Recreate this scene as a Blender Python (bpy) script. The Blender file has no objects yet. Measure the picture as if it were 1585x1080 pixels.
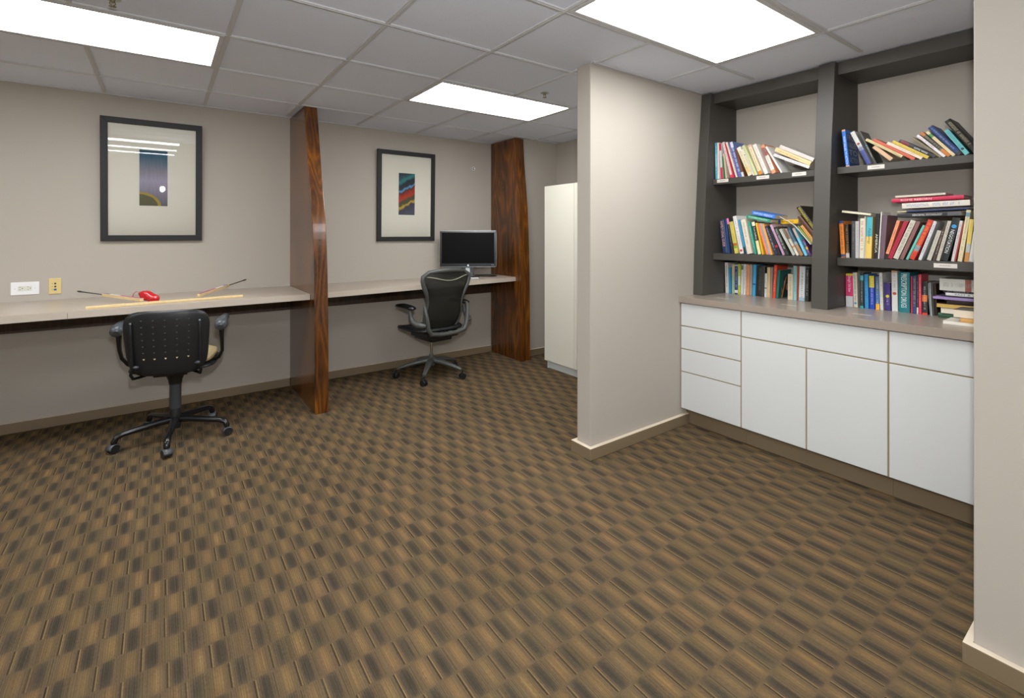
import bpy, math, random
from mathutils import Vector, Matrix
C = bpy.context.scene.collection
R = math.radians
rnd = random.Random(7)
Z0 = 2.361                       # ceiling height
EYE = 1.345

# ------------------------------------------------------------------ materials
def lin(h):
    v = [int(h[i:i+2], 16)/255 for i in (0, 2, 4)]
    return tuple((c/12.92 if c <= .04045 else ((c+.055)/1.055)**2.4) for c in v) + (1,)
MATS = {}
def mat(hexc, rough=.6, metal=0, spec=.5, coat=0, name=None):
    key = (hexc, rough, metal, spec, coat)
    if key in MATS: return MATS[key]
    m = bpy.data.materials.new(name or 'paint_' + hexc); m.use_nodes = True
    b = m.node_tree.nodes['Principled BSDF']
    b.inputs['Base Color'].default_value = lin(hexc)
    b.inputs['Roughness'].default_value = rough; b.inputs['Metallic'].default_value = metal
    b.inputs['Specular IOR Level'].default_value = spec
    if coat: b.inputs['Coat Weight'].default_value = coat; b.inputs['Coat Roughness'].default_value = .12
    MATS[key] = m; return m

class NT:
    """small helper to write node maths"""
    def __init__(s, name):
        s.m = bpy.data.materials.new(name); s.m.use_nodes = True
        s.t = s.m.node_tree; s.b = s.t.nodes['Principled BSDF']
        s.co = s.t.nodes.new('ShaderNodeTexCoord').outputs['Object']
    def n(s, typ, ins=None, **kw):
        nd = s.t.nodes.new(typ)
        for k, v in kw.items(): setattr(nd, k, v)
        for k, v in (ins or {}).items():
            if hasattr(v, 'is_output') or isinstance(v, bpy.types.NodeSocket): s.t.links.new(v, nd.inputs[k])
            else: nd.inputs[k].default_value = v
        return nd
    def ma(s, op, a, b=0, c=0):
        return s.n('ShaderNodeMath', {0: a, 1: b, 2: c}, operation=op).outputs[0]
    def sep(s, v=None):
        return s.n('ShaderNodeSeparateXYZ', {0: v or s.co}).outputs
    def comb(s, x, y, z=0):
        return s.n('ShaderNodeCombineXYZ', {0: x, 1: y, 2: z}).outputs[0]
    def mix(s, f, a, b, bt='MIX'):
        nd = s.t.nodes.new('ShaderNodeMix'); nd.data_type = 'RGBA'; nd.blend_type = bt
        for i, v in ((0, f), (6, a), (7, b)):
            if isinstance(v, bpy.types.NodeSocket): s.t.links.new(v, nd.inputs[i])
            else: nd.inputs[i].default_value = v
        return nd.outputs[2]
    def ramp(s, f, stops):
        nd = s.t.nodes.new('ShaderNodeValToRGB'); s.t.links.new(f, nd.inputs[0])
        e = nd.color_ramp.elements
        while len(e) < len(stops): e.new(.5)
        for i, (p, c) in enumerate(stops): e[i].position = p; e[i].color = c if isinstance(c, tuple) else lin(c)
        return nd.outputs[0]
    def noise(s, scale, detail=2, v=None, rough=.5, dist=0):
        return s.n('ShaderNodeTexNoise', {'Vector': v or s.co, 'Scale': scale, 'Detail': detail, 'Roughness': rough, 'Distortion': dist}).outputs
    def bump(s, h, strength=.2, dist=.01):
        nd = s.n('ShaderNodeBump', {'Height': h, 'Strength': strength, 'Distance': dist})
        s.t.links.new(nd.outputs[0], s.b.inputs['Normal'])
    def out(s, col=None, rough=None, spec=None):
        if col is not None:
            if isinstance(col, bpy.types.NodeSocket): s.t.links.new(col, s.b.inputs['Base Color'])
            else: s.b.inputs['Base Color'].default_value = col
        if rough is not None: s.b.inputs['Roughness'].default_value = rough
        if spec is not None: s.b.inputs['Specular IOR Level'].default_value = spec
        return s.m

def wall_paint(name, hexc, rough=.75):
    t = NT(name); n = t.noise(3, 3); c = t.mix(t.ma('MULTIPLY', n[0], .12), lin(hexc), lin('FFFFFF'), 'MULTIPLY')
    t.bump(t.noise(260, 2)[0], .12, .002)
    return t.out(t.mix(t.ma('MULTIPLY', t.noise(1.2, 3)[0], .06), lin(hexc), lin('8A7F72')), rough, .25)

def carpet():
    t = NT('patterned_carpet'); x, y, _ = t.sep()
    y = t.ma('ADD', y, t.ma('MULTIPLY', t.noise(9, 1)[0], .004))
    v = t.ma('DIVIDE', t.ma('SUBTRACT', y, .0035+.0565), .113)
    j = t.ma('FLOOR', v); fv = t.ma('FRACT', v)
    rj = t.n('ShaderNodeTexWhiteNoise', {'Vector': t.comb(j, 3.7)}, noise_dimensions='2D').outputs[0]
    par = t.ma('ADD', t.ma('MULTIPLY', t.ma('FLOORED_MODULO', j, 2), .5), t.ma('MULTIPLY', rj, .22))
    u = t.ma('ADD', t.ma('DIVIDE', t.ma('SUBTRACT', x, .023), .112), par)
    fu = t.ma('FRACT', u); iu = t.ma('FLOOR', t.ma('MULTIPLY', u, 2))
    wn = t.n('ShaderNodeTexWhiteNoise', {'Vector': t.comb(iu, j)}, noise_dimensions='2D').outputs
    rn = wn[0]
    s = t.ma('SINE', t.ma('MULTIPLY', fu, 2*math.pi))
    sg = t.ma('MULTIPLY', t.ma('SIGN', s), t.ma('POWER', t.ma('ABSOLUTE', s), 2.6))
    # the figure of each cell fades at its two ends
    e = t.ma('POWER', t.ma('ABSOLUTE', t.ma('SINE', t.ma('MULTIPLY', fv, math.pi))), .45)
    amp = t.ma('MULTIPLY', e, t.ma('ADD', .45, t.ma('MULTIPLY', rn, .6)))
    tone = t.ma('ADD', .5, t.ma('MULTIPLY', t.ma('MULTIPLY', sg, amp), .42))
    base = t.ramp(tone, [(0, '3D372E'), (.28, '484034'), (.5, '5F503C'), (.72, '6E5A3F'), (1, '7E6644')])
    base = t.mix(.02, base, wn[1], 'SOFT_LIGHT')
    # each cell carries its own set of fine lengthwise streaks
    st = t.noise(1, 2, t.comb(t.ma('MULTIPLY', x, 150), t.ma('MULTIPLY', j, 13.7)), .6)[0]
    st = t.ma('ADD', 1, t.ma('MULTIPLY', t.ma('MULTIPLY', t.ma('SUBTRACT', st, .5), 1.1), e))
    base = t.mix(1, base, t.comb(st, st, st), 'MULTIPLY')
    def line(c0, w):
        d = t.ma('ABSOLUTE', t.ma('SUBTRACT', fu, c0))
        return t.ma('MULTIPLY', t.ma('LESS_THAN', d, w), t.ma('GREATER_THAN', e, .45))
    k1 = t.ma('ADD', .25, t.ma('MULTIPLY', rn, .45))
    base = t.mix(t.ma('MULTIPLY', line(.50, .020), t.ma('ADD', k1, .12)), base, lin('221E18'))
    base = t.mix(t.ma('MULTIPLY', line(.542, .016), t.ma('MULTIPLY', k1, .75)), base, lin('907850'))
    base = t.mix(t.ma('MULTIPLY', line(.97, .010), .4), base, lin('2E2820'))
    base = t.mix(t.ma('MULTIPLY', line(.42, .008), .25), base, lin('2E2820'))
    # ribs along the pile, and yarn speckle
    rib = t.ma('SINE', t.ma('MULTIPLY', x, 2*math.pi/.0062))
    yarn = t.noise(1, 2, t.comb(t.ma('MULTIPLY', x, 420), t.ma('MULTIPLY', y, 90)))[0]
    k = t.ma('ADD', t.ma('MULTIPLY', rib, .09), t.ma('MULTIPLY', t.ma('SUBTRACT', yarn, .5), .75))
    big = t.noise(2.2, 3)[0]
    k = t.ma('ADD', t.ma('ADD', k, 1), t.ma('MULTIPLY', t.ma('SUBTRACT', big, .5), .35))
    col = t.mix(1, base, t.comb(k, k, k), 'MULTIPLY')
    hue = t.noise(14, 1)[1]
    col = t.mix(.05, col, hue, 'SOFT_LIGHT')
    t.bump(t.ma('ADD', rib, t.ma('MULTIPLY', yarn, 2)), .25, .002)
    return t.out(col, .95, .1)

def ceiling_tile():
    t = NT('ceiling_tile')
    n = t.noise(120, 3)[0]; w = t.n('ShaderNodeTexVoronoi', {'Vector': t.co, 'Scale': 95}).outputs[0]
    sp = t.ma('LESS_THAN', w, .13)
    c = t.mix(t.ma('MULTIPLY', sp, .35), lin('E0E5F2'), lin('FFFFFF'))
    c = t.mix(t.ma('MULTIPLY', t.ma('GREATER_THAN', n, .62), .16), c, lin('BCBEC6'))
    t.bump(t.ma('ADD', n, t.ma('MULTIPLY', sp, .5)), .35, .003)
    return t.out(c, .9, .15)

def wood(name='stained_wood', dark='2A1507', mid='65390F', light='9E601A', axis='z', rough=.26):
    t = NT(name); x, y, z = t.sep()
    v = t.comb(t.ma('MULTIPLY', x, 9), t.ma('MULTIPLY', y, 9), t.ma('MULTIPLY', z, 1.15))
    n1 = t.noise(.8, 1, v, .4, .25)[0]
    rings = t.ma('FRACT', t.ma('MULTIPLY', n1, 9))
    rings = t.ma('ABSOLUTE', t.ma('SUBTRACT', t.ma('MULTIPLY', rings, 2), 1))
    fine = t.noise(1, 3, t.comb(t.ma('MULTIPLY', x, 330), t.ma('MULTIPLY', y, 330), t.ma('MULTIPLY', z, 9)))[0]
    big = t.noise(2.2, 2, t.comb(t.ma('MULTIPLY', x, 3), t.ma('MULTIPLY', y, 3), t.ma('MULTIPLY', z, .9)))[0]
    f = t.ma('ADD', t.ma('MULTIPLY', t.ma('POWER', rings, 1.6), .17), t.ma('ADD', t.ma('MULTIPLY', fine, .34), t.ma('MULTIPLY', big, .52)))
    c = t.ramp(f, [(.3, dark), (.53, mid), (.82, light)])
    t.b.inputs['Coat Weight'].default_value = .45; t.b.inputs['Coat Roughness'].default_value = .16
    t.bump(fine, .1, .001)
    return t.out(c, rough, .5)

def laminate(name, hexc, rough=.32):
    t = NT(name); n = t.noise(420, 2)[0]
    c = t.mix(t.ma('MULTIPLY', n, .22), lin(hexc), lin('F0E6D8'))
    return t.out(c, rough, .45)

def plastic(name, hexc, rough=.4, bump=.1):
    t = NT(name); t.bump(t.noise(700, 2)[0], bump, .001)
    return t.out(lin(hexc), rough, .5)

def glass():
    m = bpy.data.materials.new('picture_glass'); m.use_nodes = True; t = m.node_tree
    t.nodes.remove(t.nodes['Principled BSDF'])
    tr = t.nodes.new('ShaderNodeBsdfTransparent'); gl = t.nodes.new('ShaderNodeBsdfGlossy'); gl.inputs['Roughness'].default_value = .0
    fr = t.nodes.new('ShaderNodeFresnel'); fr.inputs[0].default_value = 1.5
    mx = t.nodes.new('ShaderNodeMixShader')
    t.links.new(fr.outputs[0], mx.inputs[0]); t.links.new(tr.outputs[0], mx.inputs[1]); t.links.new(gl.outputs[0], mx.inputs[2])
    t.links.new(mx.outputs[0], t.nodes['Material Output'].inputs[0]); return m

def diffuser(strength):
    t = NT('prismatic_diffuser'); x, y, _ = t.sep()
    # three lamps behind the lens: brighter along each of them
    w = t.ma('MULTIPLY', t.ma('COSINE', t.ma('MULTIPLY', y, 2*math.pi/.19)), .5)
    w = t.ma('ADD', t.ma('MULTIPLY', t.ma('ADD', w, .5), .5), .62)
    t.b.inputs['Base Color'].default_value = lin('F4F2EA')
    t.b.inputs['Emission Color'].default_value = (.985, .995, 1, 1)
    t.t.links.new(t.ma('MULTIPLY', w, strength), t.b.inputs['Emission Strength'])
    t.b.inputs['Roughness'].default_value = .3
    return t.m

def print_art(kind):
    t = NT('art_print_' + kind); x, y, z = t.sep()
    u = t.ma('DIVIDE', x, .173); v = t.ma('DIVIDE', z, .42)       # -0.5..0.5 , 0..1
    n = t.noise(5, 3, t.comb(t.ma('MULTIPLY', u, .9), v, 0))[0]
    if kind == 'dusk':
        s = t.noise(1, 4, t.comb(t.ma('MULTIPLY', x, 90), t.ma('MULTIPLY', z, 7)))[0]
        f = t.ma('ADD', v, t.ma('MULTIPLY', t.ma('SUBTRACT', s, .5), .22))
        c = t.ramp(f, [(0, '5E5E66'), (.25, '827E8C'), (.45, 'A098AC'), (.62, '86828E'), (.8, '566A7A'), (.95, '24586E'), (1, '1E4A5E')])
        d = t.ma('SQRT', t.ma('ADD', t.ma('POWER', t.ma('ADD', u, .5), 2), t.ma('POWER', t.ma('MULTIPLY', v, 3.1), 2)))
        d = t.ma('ADD', d, t.ma('MULTIPLY', n, .12))
        c = t.mix(t.ma('LESS_THAN', d, .82), c, lin('A08A3A')); c = t.mix(t.ma('LESS_THAN', d, .70), c, lin('5C5A40'))
    else:
        k = t.ma('ADD', t.ma('SUBTRACT', v, t.ma('MULTIPLY', u, .22)), t.ma('MULTIPLY', t.ma('SUBTRACT', n, .5), .18))
        c = t.ramp(k, [(0, '4C5160'), (.2, '3A3E4A'), (.25, 'C2A13E'), (.29, '4A4A30'), (.38, '4E4A30'), (.42, 'B23A1C'), (.55, '8E2A1C'),
                       (.6, '4A2A26'), (.64, '5A9CC8'), (.68, '26303C'), (.8, '1E2A34'), (.86, '2F7E7C'), (.93, '28525A'), (1, '243C48')])
    return t.out(c, .6, .2)

# ------------------------------------------------------------------ meshes
class MB:
    def __init__(s): s.v = []; s.f = []; s.mi = []; s.sm = []
    def add(s, vs, fs, m=0, smooth=False):
        o = len(s.v); s.v += [tuple(p) for p in vs]
        for f in fs: s.f.append(tuple(o+i for i in f)); s.mi.append(m); s.sm.append(smooth)
        return s
    def box(s, a, b, m=0):
        x0, y0, z0 = a; x1, y1, z1 = b
        if x0 > x1: x0, x1 = x1, x0
        if y0 > y1: y0, y1 = y1, y0
        if z0 > z1: z0, z1 = z1, z0
        return s.add([(x0,y0,z0),(x1,y0,z0),(x1,y1,z0),(x0,y1,z0),(x0,y0,z1),(x1,y0,z1),(x1,y1,z1),(x0,y1,z1)],
              [(0,3,2,1),(4,5,6,7),(0,1,5,4),(1,2,6,5),(2,3,7,6),(3,0,4,7)], m)
    def prism(s, poly, axis, a, b, m=0):
        """polygon extruded along axis 'x','y' or 'z'; poly points are the other two coordinates in xyz order"""
        def P(p, t): return {'x': (t, p[0], p[1]), 'y': (p[0], t, p[1]), 'z': (p[0], p[1], t)}[axis]
        n = len(poly); vs = [P(p, a) for p in poly] + [P(p, b) for p in poly]
        return s.add(vs, [tuple(range(n))[::-1], tuple(range(n, 2*n))] + [(i, (i+1) % n, n+(i+1) % n, n+i) for i in range(n)], m)
    def cyl(s, p0, p1, r0, r1=None, n=16, m=0, smooth=True):
        return s.tube([p0, p1], [r0, r0 if r1 is None else r1], n, m, smooth)
    def tube(s, pts, rad, n=10, m=0, smooth=True, flat=1.0, closed=False):
        pts = [Vector(p) for p in pts]; k = len(pts)
        if not isinstance(rad, (list, tuple)): rad = [rad]*k
        vs = []; prev = None
        for i, p in enumerate(pts):
            if closed: d = pts[(i+1) % k]-pts[i-1]
            else: d = (pts[min(i+1, k-1)]-pts[max(i-1, 0)])
            d.normalize()
            if prev is None:
                a = Vector((0, 0, 1)) if abs(d.z) < .9 else Vector((1, 0, 0))
                u = d.cross(a).normalized()
            else: u = (prev-d*prev.dot(d)).normalized()
            prev = u; w = d.cross(u)
            for j in range(n):
                t = 2*math.pi*j/n; vs.append(p+(u*math.cos(t)+w*math.sin(t)*flat)*rad[i])
        fs = []
        for i in range(k if closed else k-1):
            i2 = (i+1) % k
            for j in range(n): fs.append((i*n+j, i2*n+j, i2*n+(j+1) % n, i*n+(j+1) % n))
        s.add(vs, fs, m, smooth)
        if not closed: s.add(vs[:n], [tuple(range(n))], m); s.add(vs[-n:], [tuple(range(n))[::-1]], m)
        return s
    def ball(s, c, r, nu=16, nv=10, m=0, fn=None):
        rx, ry, rz = r if isinstance(r, (tuple, list)) else (r, r, r)
        vs = [];
        for i in range(nv+1):
            th = math.pi*i/nv
            for j in range(nu):
                ph = 2*math.pi*j/nu; d = (math.sin(th)*math.cos(ph), math.sin(th)*math.sin(ph), math.cos(th))
                k = fn(d) if fn else 1
                vs.append((c[0]+d[0]*rx*k, c[1]+d[1]*ry*k, c[2]+d[2]*rz*k))
        fs = [(i*nu+j, (i+1)*nu+j, (i+1)*nu+(j+1) % nu, i*nu+(j+1) % nu) for i in range(nv) for j in range(nu)]
        return s.add(vs, fs, m, True)
    def slab(s, w, h, t, n=4, r=.04, c=(0,0,0), m=0, fn=None, nx=14, ny=14, k=None, taper=None):
        """upright rounded sheet in the xz plane, thickness t along y, displaced by fn(u,v) -> dy"""
        def pt(u, v):
            a = 2*u-1; b = 2*v-1; p = k or 6
            # square -> superellipse
            q = (abs(a)**p+abs(b)**p)**(1/p) or 1; mx = max(abs(a), abs(b))
            sc = mx/q if q else 1; x = a*sc; z = b*sc
            ww = w*(taper(v) if taper else 1)
            return x*ww/2, z*h/2, x, (z+1)/2
        vs = []
        for side in (-1, 1):
            for i in range(nx+1):
                for j in range(ny+1):
                    x, z, u, v = pt(i/nx, j/ny)
                    edge = 1-.55*max(abs(2*i/nx-1), abs(2*j/ny-1))**8
                    vs.append((c[0]+x, c[1]+(fn(u, v) if fn else 0)+side*t/2*edge, c[2]+z+h/2))
        N = (nx+1)*(ny+1); fs = []
        I = lambda i, j: i*(ny+1)+j
        for i in range(nx):
            for j in range(ny):
                fs.append((I(i,j), I(i+1,j), I(i+1,j+1), I(i,j+1)))
                fs.append((N+I(i,j+1), N+I(i+1,j+1), N+I(i+1,j), N+I(i,j)))
        rim = [I(i,0) for i in range(nx)]+[I(nx,j) for j in range(ny)]+[I(i,ny) for i in range(nx,0,-1)]+[I(0,j) for j in range(ny,0,-1)]
        for a, b in zip(rim, rim[1:]+rim[:1]): fs.append((a, N+a, N+b, b))
        return s.add(vs, fs, m, True)
    def move(s, M):
        s.v = [tuple(M @ Vector(p)) for p in s.v]; return s
    def smooth(s, a=0):
        for i in range(a, len(s.sm)): s.sm[i] = len(s.f[i]) == 4
        return s
    def build(s, name, mats, parent=None, bevel=0, seg=2, subsurf=0):
        me = bpy.data.meshes.new(name); me.from_pydata(s.v, [], s.f)
        for m in (mats if isinstance(mats, (list, tuple)) else [mats]): me.materials.append(m)
        for p, mi, sm in zip(me.polygons, s.mi, s.sm): p.material_index = mi; p.use_smooth = sm
        me.update()
        o = bpy.data.objects.new(name, me); C.objects.link(o)
        if parent: o.parent = parent
        if bevel:
            b = o.modifiers.new('soft_edges', 'BEVEL'); b.width = bevel; b.segments = seg; b.limit_method = 'ANGLE'; b.angle_limit = R(40)
        return o
def tag(o, label=None, cat=None, group=None, kind=None):
    for k, v in (('label', label), ('category', cat), ('group', group), ('kind', kind)):
        if v: o[k] = v
    return o
def thing(name, label, cat, loc=(0,0,0), rz=0, group=None, rot=None):
    o = bpy.data.objects.new(name, None); C.objects.link(o); o.empty_display_size = .05
    o.location = loc; o.rotation_euler = rot or (0, 0, rz)
    return tag(o, label, cat, group)
def struct(name, mb, m, bevel=0):
    return tag(mb.build(name, m, bevel=bevel), kind='structure')
def fix_normals(o): pass
def text_mesh(name, body, m, X, Y, origin, length, height, parent, font_shear=0):
    """flat lettering: starts at origin, runs along X, letters rise along Y, fitted to length x height"""
    cu = bpy.data.curves.new(name, 'FONT'); cu.body = body; cu.size = 1; cu.resolution_u = 2
    tmp = bpy.data.objects.new(name+'_tmp', cu)
    me = bpy.data.meshes.new_from_object(tmp)
    bpy.data.objects.remove(tmp); bpy.data.curves.remove(cu)
    xs = [v.co.x for v in me.vertices]; ys = [v.co.y for v in me.vertices]
    x0, x1, y0, y1 = min(xs), max(xs), min(ys), max(ys)
    sx = length/(x1-x0); sy = height/(y1-y0)
    X = Vector(X); Y = Vector(Y); O = Vector(origin)
    for v in me.vertices: v.co = O+X*((v.co.x-x0)*sx)+Y*((v.co.y-y0)*sy)
    me.materials.clear(); me.materials.append(m)
    o = bpy.data.objects.new(name, me); C.objects.link(o); o.parent = parent
    return o

LAMP, FLASH, EXPOSURE = 15.5, 34.0, 0.17

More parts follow.
